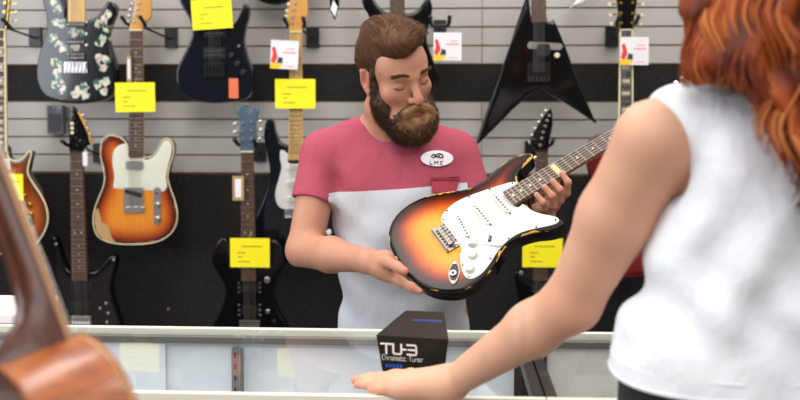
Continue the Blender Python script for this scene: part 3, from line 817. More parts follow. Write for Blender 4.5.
for k in range(3): MB().tube([frw(*W(127 + k * 7, 207), .010), frw(*W(133 + k * 7 - 1, 207), .010)], .0035, n=8).build('saddle', M['chrome'], g)
P_ = [W(157.5 + 3.6 * math.cos(a), 206 - 15.5 * s + 3.6 * math.sin(a) * -1) for s, a0 in ((1, 0), (-1, PI)) for a in np.linspace(a0, a0 + PI, 7)]
MB().prism(P_, frw, .0, .0035).build('control_plate', M['chrome'], g)
knob(g, 157.5, 205, 2.9, M['chrome'], .003); knob(g, 157.5, 219, 2.9, M['chrome'], .003); MB().tube([frw(*W(157.5, 193.5), .003), frw(*W(157, 192), .018)], .003, n=8).build('selector_switch', M['black_plastic'], g)
strings(g, 136, 30.5, 134.5, 207, 12, 13.5)
card(115, 82.5, 155.3, 112, 'yellow price card on the neck of the worn sunburst guitar', rot=-.01, group='yellow price cards on the wall guitars')
card(126.5, 56, 131.5, 82, 'small brown swing tag beside the sunburst guitar neck', 'kraft', n=.024)
hanger(135.5, 24, 171.5, 38, 'black hanger holding the worn sunburst guitar')

# ---- D: blue-black double-humbucker guitar
OD = [(178, -6), (180, 3), (184, 10), (189, 19), (192, 31), (189, 43), (182, 57), (176.5, 69), (176, 79), (179, 90), (186, 97), (197, 101.3), (213, 103.3), (232, 102), (246, 98), (252, 90), (253, 78), (250, 65), (246, 53), (243.5, 41), (245, 28), (248, 16), (248.3, 7), (244, 3.5), (240.5, 12), (235, 22), (227, 27), (215, 28), (206, 24), (203, 12), (197, -2), (189, -13), (181, -14)]
g, bo, V2 = wguitar('blue-black twin-humbucker guitar with an orange sticker near its base', OD, M['navy_gloss'])
neck_parts(g, 214, -140, 214.3, 26, 11.5, 15, 166, M['rosewood'], M['maple_dark'], nut=False)
pickup(g, 215, 31, 19, 9, M['dark_metal'], M['chrome'], M['black_plastic'], rows=2); pickup(g, 214.5, 53, 19, 9, M['dark_metal'], M['chrome'], M['black_plastic'], rows=2)
tremolo(g, 215, 69.5, 22, 15, M['dark_metal'])
knob(g, 231.5, 55.5, 2.8, M['black_plastic']); knob(g, 237.5, 64, 3, M['black_plastic']); knob(g, 243.5, 72.5, 3, M['black_plastic']); knob(g, 239, 46, 1.3, M['chrome'], h=.008, name='screw')
strings(g, 214, -140, 214.5, 66, 11.5, 13.5)
b = MB(); x, z = W(233.7, 88.3); b.box(frw(x, z, .001), (9.5 * PXM, .002, 20 * PXM), 0); b.build('sticker', M['orange'], g)
card(191.5, -1, 232.3, 29, 'yellow price card on the blue-black guitar with the orange sticker', rot=-.06, n=.04, group='yellow price cards on the wall guitars')

# ---- E: black body, white guard, maple neck, behind the man
OE = [(264.5, 125), (267, 120), (271, 118.5), (273.5, 123), (276, 134), (280.5, 142.5), (288, 146.5), (290, 158), (302, 158), (304, 158), (311, 154), (317, 147.5), (324, 147), (326, 155), (323, 168), (320.5, 180), (324, 193), (330, 207), (335, 222), (336, 238), (331, 251), (318, 260), (298, 264), (276, 262), (262, 257), (254.5, 247), (252.5, 234), (255, 220), (260.5, 206), (266, 192), (269.5, 178), (269, 165), (266, 150), (263.5, 137)]
g, bo, V2 = wguitar('black double-cutaway guitar with white pickguard hanging behind the man, pale maple neck', OE, M['navy_gloss'])
neck_parts(g, 295.8, 32, 295.6, 160, 11.6, 14.3, 168, M['maple'], M['maple'])
pickguard(g, [(281, 150), (280, 158), (281.5, 168), (278.5, 180), (275.5, 192), (276.5, 202), (281, 208), (288, 209), (300, 210), (310, 220), (320, 230), (326, 226), (322, 212), (317, 198), (315, 184), (317, 170), (320, 158), (318, 152), (311, 158), (303, 163), (289, 163), (288, 154)], M['guard'])
for y in (167, 183, 199): pickup(g, 295.5, y, 18, 4.6, M['pickup_white'], M['chrome'], n=.002)
tremolo(g, 295.5, 213, 22, 9)
for x, y in ((321, 206), (326, 218), (329, 232)): knob(g, x, y, 2.6, M['guard'])
headstock(g, [(290.2, 32), (302, 32), (302, 26), (304.5, 21), (307.5, 15), (308, 6), (307, -6), (309, -16), (303, -22), (296, -18), (292, -8), (290, 2), (288.3, 10), (287.5, 18), (289, 26)], M['maple_dark'],
          [(292.3, 23, 286.5, 24), (292.8, 16.5, 286.8, 16.5), (294, 9.5, 288, 10.5), (295.7, 3, 289.5, 4), (297, -4, 290, -3), (299, -10, 292, -9)], knob_m=M['inlay'])
strings(g, 295.8, 32, 295.5, 212, 11.4, 13.4)
card(275, 79, 315.5, 108.5, 'yellow price card on the pale maple neck left of the man', n=.03, group='yellow price cards on the wall guitars')
card(270.5, 40.5, 298.5, 69, 'white promotional card hanging left of the pale maple neck', 'promo', rot=.05, n=.05, group='white promotional cards with red print')
hanger(295.8, 25, 313, 38, 'black hanger holding the pale maple neck left of the man')

# ---- F: lower left black guitar
OF = [(51, 239), (54.5, 237.5), (58, 245), (61, 256), (65, 266), (71, 272), (87, 272), (96, 271), (103, 264), (110, 256.5), (115.5, 257), (116, 264), (113, 275), (111, 288), (114, 304), (120, 322), (124, 342), (118, 360), (101, 370), (80, 373), (60, 369), (48, 359), (44.5, 341), (49, 322), (55, 306), (56.5, 290), (53, 272), (49, 254)]
g, bo, V2 = wguitar('black twin-cutaway guitar with rosewood neck in the lower row, far left', OF, M['black_gloss'])
neck_parts(g, 76, 152, 79.5, 281, 12, 15.5, 166, M['rosewood'], M['rosewood'], nut=M['dark_metal'])
headstock(g, [(70, 152), (82, 152), (84, 149), (90.5, 143), (88.5, 134), (84, 124), (78, 112), (72.5, 106), (70.5, 113), (69, 126), (69.5, 140)], M['black_gloss'],
          [(78, 145, 87.5, 147), (77, 138, 89, 141), (77, 131, 87.5, 134), (76, 124, 85.5, 128), (75, 118, 83, 121.5), (74, 112, 81, 115)], peg_m=M['dark_metal'])
MB().prism(wpoly([(90.5, 143.5), (92, 142), (85, 122), (79.5, 111), (78, 112), (84, 124), (88.5, 134)]), frw, -.01, .005).build('headstock_edge', M['maple_dark'], g)
bd = MB(); x, z = W(72.5, 128)
for q in range(3): bd.box(frw(x, z - (q - 1) * .018, .0045), (.013, .001, .012), 0)
bd.build('headstock_inlay', M['inlay'], g)
pickup(g, 82, 286.5, 20, 8, M['black_plastic'], M['dark_metal'], M['black_plastic'], rows=2); pickup(g, 82, 307, 20, 8, M['black_plastic'], M['dark_metal'], M['black_plastic'], rows=2)
tremolo(g, 82, 319.5, 21, 8, M['chrome'])
for x, y in ((100.5, 308), (106.5, 303), (108.5, 313), (107.5, 322), (56.5, 244), (114, 259.5)): knob(g, x, y, 1.4, M['chrome'], h=.008)
strings(g, 76, 152, 81.5, 318, 11.6, 14)
card(82.5, 152, 87.5, 166, 'tiny white swing tag beside the lower left guitar neck', 'plain', n=.01)
hanger(76.5, 146, 100, 153, 'black hanger holding the lower left black guitar')

# ---- G: silver-blue headstock
GY = 3.205
OG = [(224, 238), (217, 243), (212, 255), (212.5, 267), (220, 279), (224.5, 293), (221, 309), (213, 325), (207, 342), (212, 357), (230, 363), (248, 359), (266, 363), (284, 358), (291, 342), (286, 325), (277, 309), (273, 294), (278, 279), (284.5, 263), (281, 247), (272, 240), (264, 248), (258, 262), (240, 262), (233, 250)]
g, bo, V2 = wguitar('black angular guitar with a forked silver-blue headstock, lower row', OG, M['black_gloss'])
neck_parts(g, 247, 152, 248.7, 281, 12, 15, 166, M['rosewood'], M['rosewood'], nut=M['inlay'])
headstock(g, [(241.5, 152), (252.5, 152), (254, 144), (256.5, 133), (256, 121), (259.5, 112), (257, 107.5), (254, 105), (252.5, 109), (249.5, 112.5), (247, 109), (248.5, 104.5), (245, 104), (240, 106.5), (237, 112.5), (240.5, 121), (239, 133), (240, 144)], M['blue_silver'],
          [(242.7, 140, 236.5, 141), (243, 131.5, 236, 132), (243, 123, 236, 124), (251.5, 139, 258.5, 139), (251.8, 130.5, 259.5, 130), (251.8, 122, 259, 121.5)], smooth=3)
pickup(g, 250, 287.5, 19, 9, M['black_plastic'], M['dark_metal'], rows=2); pickup(g, 250, 310, 19, 9, M['black_plastic'], M['dark_metal'], rows=2)
tremolo(g, 250, 323, 21, 6, M['steel'])
for y in (283, 287.5, 292, 305, 310, 315):
    for x in (239, 260): knob(g, x, y, .9, M['chrome'], h=.005, name='screw')
knob(g, 267.5, 279.5, 3, M['chrome']); knob(g, 268, 311, 2.2, M['chrome']); knob(g, 274.5, 321.5, 2.2, M['dark_metal'])
strings(g, 247, 152, 250, 322, 11.6, 13.6)
card(230, 238, 269.8, 267.5, 'yellow price card low on the guitar with the forked headstock', n=.03, group='yellow price cards on the wall guitars')
card(232.5, 176, 244, 200.5, 'brown swing tag beside the neck under the forked headstock', 'kraft', n=.03)
hanger(247, 145, 260, 152, 'black hanger holding the forked silver-blue headstock')

GY = 3.28
# ---- H: black guitar behind the man's head
OH = [(361.5, 0), (364, 8), (369, 17), (371, 30), (369, 44), (364.5, 58), (361, 72), (362, 86), (369, 96), (383, 101), (400, 102), (417, 101), (430, 97), (437, 88), (438, 76), (434, 62), (429, 49), (426.5, 37), (428.5, 26), (431.5, 15), (432, 5), (428.5, -3), (424, 1), (419, 8), (411, 12.5), (405, 13), (390, 12.5), (384, 11), (377, 4), (371, -5), (364, -8)]
g, bo, V2 = wguitar('black horned guitar whose body shows around the man\'s head', OH, M['black_gloss'])
neck_parts(g, 397, -152, 397.3, 15, 11.5, 15, 166, M['rosewood'], M['rosewood'], nut=False); strings(g, 397, -152, 397.3, 60, 11.5, 13.5)
pickup(g, 397.3, 20, 19, 8, M['black_plastic'], M['dark_metal']); pickup(g, 397.3, 45, 19, 8, M['black_plastic'], M['dark_metal']); tremolo(g, 397.3, 60, 21, 10, M['dark_metal'])
# ---- J: body over the top edge
GY = 3.34
OJ = [(274 + 39 * math.cos(a), -44 - 48.3 * math.sin(a)) for a in np.linspace(0, 2 * PI, 24, endpoint=False)]
g, bo, V2 = wguitar('black guitar bottom dipping in at the top edge above the pale maple neck', OJ, M['black_gloss'])
neck_parts(g, 274, -255, 274, -90, 11.5, 15, 166, M['rosewood'], M['rosewood'], nut=False); tremolo(g, 274, -40, 22, 10)
GY = 3.28
# ---- I: the small pale point with black edge
b = MB()
OI = [(330.5, -40), (338, -40), (339.5, -12), (339, 5), (334.5, 20.5), (330, 10), (329, -6)]
g, bo, V2 = wguitar('black pointed headstock tip with a white diamond inlay at the top edge', OI, M['black_gloss'], 1, th=.016, r=.002, name='hanging_headstock', cat='headstock')
MB().prism(wpoly([(333.5, 0), (337.5, 7), (335, 17), (330.5, 9)]), frw, 0, .001).build('diamond_inlay', M['white_gloss'], g)
for x, y in ((331, 15.5), (338.5, 14)): knob(g, x, y, 1.2, M['chrome'], h=.006, name='screw')
# ---- N: white point at the top edge
g, bo, V2 = wguitar('white guitar wing tip poking in at the top edge, right of centre', [(571.5, 7.5), (576, 1.5), (586, -16), (600, -60), (625, -60), (604, -12), (583, 3)], M['white_gloss'], 1)
# ---- K: black V
OK_ = [(529, -4), (526.5, 3), (523, 12), (509.5, 47), (495, 88), (479.5, 132), (474.5, 147), (479, 143.5), (492, 131), (512, 110.5), (527, 97), (541, 88.5), (549, 93), (562, 101), (578, 111), (596, 123.5), (593.5, 116), (580, 85), (566, 47), (557, 25), (553.5, 19), (549.5, 22), (546.5, 17), (540, 20), (531, 16)]
g, bo, V2 = wguitar('glossy black V-shaped guitar with pointed wings', OK_, M['black_gloss'], 1, r=.009)
neck_parts(g, 538.5, -146, 538.8, 22, 11.5, 15, 166, M['rosewood'], M['rosewood'], nut=False); strings(g, 538.5, -146, 539, 72, 11.5, 13)
MB().prism(wpoly([(527, 45), (529.5, 41.5), (561, 43.5), (563, 47), (560, 50), (528.5, 48.5)]), frw, 0, .003).build('pickup_ring_glint', M['steel'], g)  # pale strip modelled in place of a reflection on the pickup ring
pickup(g, 543.5, 50, 13, 12, M['black_plastic'], None, n=.002); tremolo(g, 538.5, 72, 23, 19, M['dark_metal'])
knob(g, 557, 55.5, 2.6, M['inlay'])
hanger(440, 24, 440, 30, 'empty black hanger with a white promotional card, right of the man\'s head')
card(433.5, 32.5, 461.5, 60.5, 'white promotional card on the empty hanger right of the man', 'promo', n=.035, group='white promotional cards with red print')

# ---- L: red guitar with bound neck on the right
OL = [(620, 146), (613, 139), (606, 134.5), (599, 135), (591, 140), (586.5, 151), (586.5, 163), (590, 176), (591.5, 189), (587, 202), (579.5, 215), (576, 230), (577, 246), (583, 260), (594, 270), (610, 276), (626, 278), (642, 276), (657, 269), (668, 257), (674, 243), (674, 228), (669, 213), (662, 201), (659, 188), (664, 176), (669, 165), (668, 160), (660, 166), (650, 170), (641, 168), (635, 160), (632, 146)]
g, bo, V2 = wguitar('dark red single-cutaway guitar with bound block-inlay neck, partly behind the woman\'s arm', OL, M['red_gloss'], spacing=.014)
neck_parts(g, 626.3, 30, 625.8, 152, 11.8, 14.5, 163, M['ebony'], M['red_gloss'], dots='block', binding=True)
headstock(g, [(620, 30), (632.5, 30), (633.5, 22), (636.5, 2), (637, -20), (616, -20), (616.5, 2), (619, 22)], M['black_gloss'],
          [(620.5, 3, 611, 4.5), (620.5, 13.5, 612, 15), (621, 23, 613, 24), (632.5, 3, 642, 4.5), (632.5, 13.5, 641, 15), (632, 23, 640, 24)], 1, rim=M['gold'], peg_m=M['gold'], knob_m=M['inlay'])
pickup(g, 626, 166, 20, 9, M['gold'], M['gold'], M['cream']); pickup(g, 626, 200, 20, 9, M['gold'], M['gold'], M['cream']); strings(g, 626.3, 30, 626, 210, 11, 13)
card(620.5, 37, 648.5, 65, 'white promotional card on the bound neck at the right', 'promo', n=.035, group='white promotional cards with red print')
hanger(626, 24, 611.5, 37, 'black hanger holding the bound neck at the right')

# ---- M: six-in-line black headstock right of the man
OM = [(515, 272), (521, 273), (532, 282), (549, 282), (560, 277), (569, 268), (574, 273), (571, 285), (568, 297), (571, 315), (579, 333), (580, 350), (570, 364), (548, 370), (528, 367), (512, 356), (508, 340), (514, 320), (518, 302), (515.5, 286)]
g, bo, V2 = wguitar('black guitar in the lower row right of the man, six-in-line pointed headstock', OM, M['black_gloss'])
neck_parts(g, 542, 151, 540.5, 281, 12, 15, 166, M['rosewood'], M['rosewood'], nut=M['dark_metal'])
headstock(g, [(536.5, 152), (548, 152), (549, 142), (552.5, 126), (552.5, 115), (551, 108.5), (546, 113), (539, 123), (532.5, 135), (529.5, 142), (534, 147)], M['black_gloss'],
          [(540, 145, 531, 143), (541.5, 138, 533.5, 136), (543, 132, 536.5, 129.5), (545, 126, 540, 123), (547, 120.5, 543, 117), (549, 115.5, 546.5, 112)], 1, peg_m=M['chrome'])
pickup(g, 540.5, 289, 18, 8, M['black_plastic'], M['chrome'], rows=2); pickup(g, 540.5, 312, 18, 8, M['black_plastic'], M['chrome'], rows=2); strings(g, 542, 151, 540.5, 320, 11.6, 13.6)
knob(g, 521, 273, 2, M['chrome'], h=.006); tremolo(g, 540.5, 324, 20, 6, M['dark_metal'])
card(522.5, 238, 562.5, 267.5, 'yellow price card right of the man, half behind the held guitar', n=.03, group='yellow price cards on the wall guitars')
hanger(542, 145, 531, 151, 'black hanger holding the six-in-line pointed headstock')

# ---- small grey package hooked on the slats
p = at_y(56.5, 119.5, WY - .02)
t = thing('hanging_package', (p.x, WY - .0, p.z - .06), 'small grey blister package hooked on the slats below the flower-painted guitar', 'package')
MB().box((p.x, WY - .02, p.z), (.064, .036, .118)).build('shell', M['package'], t)
MB().box((p.x, WY - .040, p.z - .012), (.048, .006, .07)).build('card_insert', M['package_dark'], t)
MB().tube([(p.x, WY + .0, p.z + .05), (p.x, WY - .045, p.z + .05)], .003).build('peg_hook', M['chrome'], t)
p = at_y(168, 309, WY - .01)
o = MB().tube([(p.x, WY + .002, p.z), (p.x, WY - .009, p.z)], .006, n=12).build('wall_screw', M['chrome']); tag(o, 'small bright screw head on the black panel between two lower guitars', 'screw')

# ---- carton on a cabinet at the far left
cy = CB + .22
a = at_y(-70, 314, cy); c = at_y(20, 314, cy)
cab = thing('low_cabinet', ((a.x + c.x) / 2, cy + .12, 0), 'low grey cabinet behind the counter under the pale carton', 'cabinet')
MB().box(((a.x + c.x) / 2, cy + .12, .35), (c.x - a.x + .1, .3, .70)).build('cabinet_body', M['cabinet'], cab)
MB().box(((a.x + c.x) / 2, cy - .036, .35), (c.x - a.x + .04, .012, .62)).build('door', M['case_grey'], cab)
ztop = a.z
ct = thing('carton', ((a.x + c.x) / 2, cy + .1, .70), 'white and pale pink carton behind the counter at the left edge', 'carton')
w = c.x - a.x
MB().box(((a.x + c.x) / 2, cy + .1, (.70 + ztop) / 2 - .01), (w, .2, ztop - .70 - .02)).build('carton_body', M['carton_pink'], ct)
MB().box(((a.x + c.x) / 2, cy + .1, ztop - .01), (w + .008, .208, .02)).build('carton_lid', M['carton'], ct)

# ================================================================ BOX ON THE COUNTER
def tuner_box():
    """tapered black carton: narrow far end, wide near face leaning in towards its foot"""
    y0 = at_z(410, 379, ZT + .0).y
    zt = .075 + ZT
    A = [at_z(x, y, ZT) for x, y in ((383.5, 377.5), (443.5, 377.5))]
    T = [at_y(x, y, A[0].y - .006) for x, y in ((376.3, 334.5), (448.6, 339.5))]
    zt = (T[0].z + T[1].z) / 2
    B = [at_z(x, y, zt) for x, y in ((405.5, 310.5), (444, 312))]
    T = [at_z(x, y, zt) for x, y in ((376.3, 335), (448.6, 339.5))]
    exv = (T[1] - T[0]); nn_ = exv.cross(Vector((0, .16, -1))).normalized()
    for i in range(2):
        r_ = (A[i] - EYE); q = EYE + r_ * ((T[0] - EYE).dot(nn_) / r_.dot(nn_))
        dn = (q - T[i]); A[i] = T[i] + dn * ((ZT + .0005 - T[i].z) / dn.z)
    Bb = [Vector((B[0].x + .004, B[0].y, ZT)), Vector((B[1].x - .004, B[1].y, ZT))]
    zb = ZT + .0005
    v = [A[0], A[1], Bb[1], Bb[0], T[0], T[1], B[1], B[0]]
    for q in v[:4]: q.z = zb
    c = sum(v[:4], Vector()) / 4
    r = thing('tuner_box', (c.x, c.y, zb), 'black tapered TU-3 chromatic tuner box standing on the glass counter', 'box')
    link_mesh('carton_shell', v, [(3, 2, 1, 0), (4, 5, 6, 7), (0, 1, 5, 4), (1, 2, 6, 5), (2, 3, 7, 6), (3, 0, 4, 7)], M['box_black'], r, recalc=True)
    # printed lettering on the near face
    ex = (T[1] - T[0]); Wd = ex.length; ex.normalize()
    ed = ((A[0] + A[1]) / 2 - (T[0] + T[1]) / 2); H = ed.length; ed.normalize(); nn = ex.cross(ed) * -1
    if nn.y > 0: nn = -nn
    def fr(a, b, n): return T[0] + ex * (a * Wd) + ed * (b * H) + nn * (.0006 + n)
    def stroke(b, pts, wd, m=0):
        pts = [(p * .83 + .006, q) for p, q in pts]
        for (x0, y0), (x1, y1) in zip(pts[:-1], pts[1:]):
            d = np.array([(x1 - x0) * Wd, (y1 - y0) * H]); L = np.linalg.norm(d); d /= max(L, 1e-9); q = np.array([-d[1], d[0]]) * wd / 2
            d = d * wd / 2
            P = [(x0 * Wd + q[0] - d[0], y0 * H + q[1] - d[1]), (x0 * Wd - q[0] - d[0], y0 * H - q[1] - d[1]), (x1 * Wd - q[0] + d[0], y1 * H - q[1] + d[1]), (x1 * Wd + q[0] + d[0], y1 * H + q[1] + d[1])]
            b.prism([(p[0] / Wd, p[1] / H) for p in P], fr, 0, .0004, m)
    b = MB(); w = .0036; t0, t1 = .20, .44
    stroke(b, [(.075, t0), (.24, t0)], w); stroke(b, [(.157, t0), (.157, t1)], w)
    stroke(b, [(.275, t0), (.275, t1 - .03), (.295, t1), (.39, t1), (.41, t1 - .03), (.41, t0)], w)
    stroke(b, [(.445, .32), (.485, .32)], w)
    stroke(b, [(.515, t0), (.64, t0), (.66, t0 + .03), (.66, t1 - .03), (.64, t1), (.515, t1)], w); stroke(b, [(.535, .32), (.65, .32)], w)
    b.build('large_lettering', M['white_ink'], r)
    # small square lettering: Chromatic Tuner
    G = {'C': [[(1, 0), (0, 0), (0, 1), (1, 1)]], 'h': [[(0, 0), (0, 1)], [(0, .45), (1, .45), (1, 1)]], 'r': [[(0, 1), (0, .4), (.8, .4)]],
         'o': [[(0, .4), (1, .4), (1, 1), (0, 1), (0, .4)]], 'm': [[(0, 1), (0, .4), (1.3, .4), (1.3, 1)], [(.65, .4), (.65, 1)]],
         'a': [[(0, .4), (1, .4), (1, 1), (0, 1), (0, .7), (1, .7)]], 't': [[(.1, .1), (.1, 1), (.7, 1)], [(0, .4), (.7, .4)]],
         'i': [[(0, .4), (0, 1)]], 'c': [[(1, .4), (0, .4), (0, 1), (1, 1)]], 'T': [[(0, 0), (1.2, 0)], [(.6, 0), (.6, 1)]],
         'u': [[(0, .4), (0, 1), (1, 1), (1, .4)]], 'n': [[(0, 1), (0, .4), (1, .4), (1, 1)]], 'e': [[(1, 1), (0, 1), (0, .4), (1, .4), (1, .7), (0, .7)]], ' ': []}
    wid = {'m': 1.3, 'i': 0, 'T': 1.2, 'r': .8, 't': .7, ' ': .5}
    b = MB(); x = .085; cw = .036
    for ch in 'Chromatic Tuner':
        for s_ in G[ch]:
            stroke(b, [(x + p * cw, .485 + q * .12) for p, q in s_], .0007)
        x += cw * (wid.get(ch, 1) + .42)
    b.build('small_lettering', M['white_ink'], r)
    b = MB()
    for k in range(5): b.prism([(.12 + k * .05, .71), (.155 + k * .05, .71), (.155 + k * .05, .79), (.12 + k * .05, .79)], fr, 0, .0004)
    b.build('blue_lettering', M['blue_ink'], r)
    # faint blue name along the top
    def ft(a, b_, n):
        l = T[0].lerp(B[0], b_); rr = T[1].lerp(B[1], b_); return l.lerp(rr, a) + Vector((0, 0, .0004 + n))
    b = MB()
    for k in range(9):
        b.prism([(.36 + k * .065, .56), (.405 + k * .065, .56), (.405 + k * .065, .66), (.36 + k * .065, .66)], ft, 0, .0003)
    b.build('blue_top_lettering', mat('dark_blue_print', (22, 60, 120), .5), r)
    return r
TBOX = tuner_box()

# ================================================================ THE HELD GUITAR
e1 = Vector((.85138, .2330, .46995)).normalized()
e2 = Vector((.4703, -.73586, -.48717)); e2 = (e2 - e1 * e2.dot(e1)).normalized()
e3 = e1.cross(e2); e3 = -e3 if e3.y > 0 else e3          # out of the guitar's face
GS = .95
GB = EYE + Vector((.020375, 2.12792, -.370097)) * GS      # middle of the bridge, on the face
def GL(u, v, n=0.0): return GB + (e1 * u + e2 * v + e3 * n) * GS
def frg(u, v, n): return Vector((u, v, n))                # local frame of the guitar: built local
RG = Matrix((e1, e2, e3)).transposed()
if RG.determinant() < 0: RG = Matrix((e1, e2, e3)).transposed()
SIDE = 1 if RG.determinant() > 0 else -1
def frm(u, v, n): return GL(u, v, n)
HG = thing('electric_guitar', GL(-.12, 0, -.022), 'worn sunburst electric guitar with white pickguard held by the bearded man', 'guitar')
OUT = [(-130, 0), (-127, 45), (-115, 90), (-90, 130), (-50, 155), (-5, 161), (40, 148), (80, 127), (112, 115), (145, 114), (180, 125), (210, 139), (234, 147), (249, 144), (253, 133), (246, 115), (230, 95), (217, 72), (213, 50), (216, 34), (228, 29), (240, 0), (240, -29), (238, -40), (244, -58), (262, -73), (288, -82), (311, -89), (321, -99), (317, -112), (299, -122), (265, -128), (225, -122), (185, -112), (150, -108), (110, -117), (65, -140), (20, -158), (-25, -163), (-70, -152), (-105, -123), (-124, -75)]
OUT = [((u * 1.07 if u < 0 else u) / 1000, v * (1.03 if abs(v) > 130 else 1) / 1000) for u, v in OUT]
hb = burst('worn_three_colour_burst', [(0, (10, 8, 8)), (.012, (18, 10, 8)), (.030, (84, 24, 10)), (.048, (176, 62, 12)), (.066, (218, 116, 16)), (.098, (232, 154, 26))], wear=(214, 160, 60), wear_amt=.53, rough=.22, coat=.1)
hb.node_tree.nodes['Principled BSDF'].inputs['Specular IOR Level'].default_value = .2
PO = catmull(OUT, 6)
slab('body', PO, frm, 0, -.045, .007, hb, HG, .006, smooth=45)
GUARD = [(13, -44), (14, -60), (32, -77), (70, -87), (110, -83), (150, -73), (195, -60), (222, -50), (234, -38), (205, -31), (187, -30), (187, 30), (205, 32), (208, 50), (214, 72), (226, 94), (240, 112), (247, 127), (242, 137), (226, 136), (200, 125), (170, 112), (140, 105), (108, 108), (75, 120), (45, 137), (15, 150), (-10, 152), (-24, 143), (-25, 122), (-16, 95), (-3, 70), (10, 48)]
slab('pickguard', catmull([(u / 1000, v / 1000) for u, v in GUARD], 4), frm, .0024, -.001, .0009, M['guard'], HG, .05)
def gbox(b, u, v, n, su, sv, sn, m=0, rot=0.0):
    R = Matrix((e1, e2, e3)).transposed() @ Matrix.Rotation(rot, 3, 'Z'); return b.box(GL(u, v, n), (su, sv, sn), m, R)
def gcyl(b, u, v, n0, n1, r, m=0, k=16, r1=None): return b.tube([GL(u, v, n0), GL(u, v, n1)], [r, r1 or r], m, k)
# screws around the pickguard
for u, v in ((18, -56), (40, -76), (110, -79), (165, -65), (222, -44), (239, 128), (190, 117), (118, 103), (50, 128), (-20, 142), (-14, 102)):
    b = MB(); gcyl(b, u / 1000, v / 1000, .002, .0034, .0026, 0, 8); b.build('screw', M['dark_metal'], HG)
def gpick(uc, rot):
    b = MB(); R2 = Matrix.Rotation(rot, 2); pts = []
    for sx, a0 in ((1, 0), (-1, 180)):
        for a in range(0, 181, 20):
            t = math.radians(a0 + a); pts.append(Vector((.0088 * math.sin(t) * 1 if False else .0088 * math.cos(t), sx * .0262 + .0088 * math.sin(t))))
    pts = [R2 @ p for p in pts]
    b.prism([(uc + p.x, p.y) for p in pts], frm, .002, .0068, 0)
    o = b.build('pickup', M['pickup_white'], HG)
    p = MB()
    for k in range(6):
        q = R2 @ Vector((0, (k - 2.5) * .0104)); gcyl(p, uc + q.x, q.y, .0065, .0076, .0024, 0, 10)
    p.build('pole_pieces', M['dark_metal'], o)
    for s in (-1, 1):
        q = R2 @ Vector((0, s * .039)); p = MB(); gcyl(p, uc + q.x, q.y, .002, .0042, .0024, 0, 8); p.build('screw', M['dark_metal'], HG)
gpick(.163, 0); gpick(.105, 0); gpick(.047, .16)
# bridge
b = MB(); gbox(b, -.006, 0, .0022, .038, .084, .003, 0)
gbox(b, -.022, 0, .008, .003, .084, .014, 0)
for k in range(6): gcyl(b, .010, (k - 2.5) * .0145, .003, .0052, .0032, 1, 8)
br = b.build('bridge', [M['bridge_metal'], M['dark_metal']], HG)
for k in range(6):
    b = MB(); v = (k - 2.5) * .0112
    gbox(b, -.003, v, .0085, .017, .0094, .006, 0); gcyl(b, .001, v - .003, .011, .0145, .0014, 1, 6); gcyl(b, .001, v + .003, .011, .0145, .0014, 1, 6)
    b.tube([GL(-.011, v, .0085), GL(-.024, v, .0085)], .0015, 1, 6)
    b.build('saddle', [M['bridge_metal'], M['dark_metal']], br)
b = MB(); b.tube([GL(-.004, .036, .006), GL(.002, .045, .018), GL(.02, .062, .026), GL(.06, .106, .03)], .0027, 0, 10)
ta = b.build('tremolo_arm', mat('polished_arm', (232, 230, 228), .35, 1), HG)
b = MB(); b.tube([GL(.058, .104, .03), GL(.064, .1105, .0303), GL(.08, .128, .031), GL(.085, .1335, .031)], [.0032, .0052, .0062, .003], 0, 12)
b.build('arm_tip', M['guard'], ta, smooth=50)
for u, v in ((.040, .060), (.020, .093), (-.006, .124)):
    b = MB(); gcyl(b, u, v, .002, .006, .0135, 0, 24, .0125); gcyl(b, u, v, .006, .0125, .0105, 0, 20, .0088)
    for k in range(18):
        a = k * PI / 9; gcyl(b, u + .0105 * math.cos(a), v + .0105 * math.sin(a), .005, .0115, .0011, 0, 4)
    b.build('control_knob', M['cream'] if False else M['guard_old'], HG, smooth=30)
b = MB(); b.tube([GL(.078, .078, .002), GL(.083, .074, .016)], [.0015, .0012], 0, 8); b.sphere(GL(.083, .074, .018), .0036, 1); gbox(b, .078, .078, .0026, .008, .026, .001, 2, .7)
b.build('pickup_selector', [M['chrome'], M['guard_old'], M['dark_metal']], HG)
# boat-shaped jack plate
ja = Vector((-.042, -.0)).normalized(); pts = []
c = Vector((-.042, .108)); ax = Vector((-.040, .062)).normalized(); ay = Vector((-ax.y, ax.x))
for k in range(28):
    a = 2 * PI * k / 28; pp = c + ax * (.034 * math.cos(a)) + ay * (.0145 * math.sin(a) * (1 - .25 * abs(math.cos(a)))); pts.append((pp.x, pp.y))
b = MB(); b.prism(pts, frm, .0, .003, 0)
j = b.build('jack_plate', M['bridge_metal'], HG)
pts2 = []
for k in range(24):
    a = 2 * PI * k / 24; pp = c + ax * (.026 * math.cos(a) - .001) + ay * (.0112 * math.sin(a)); pts2.append((pp.x, pp.y))
b = MB(); b.prism(pts2, frm, .003, .0034, 0); gcyl(b, c.x - .003, c.y + .002, .003, .0075, .0075, 1, 14); gcyl(b, c.x - .003, c.y + .002, .0075, .0078, .0045, 0, 12)
for s in (-1, 1): gcyl(b, c.x + ax.x * .028 * s, c.y + ax.y * .028 * s, .003, .0045, .0028, 1, 8)
b.build('jack_socket', [M['dark_metal'], M['chrome']], j)
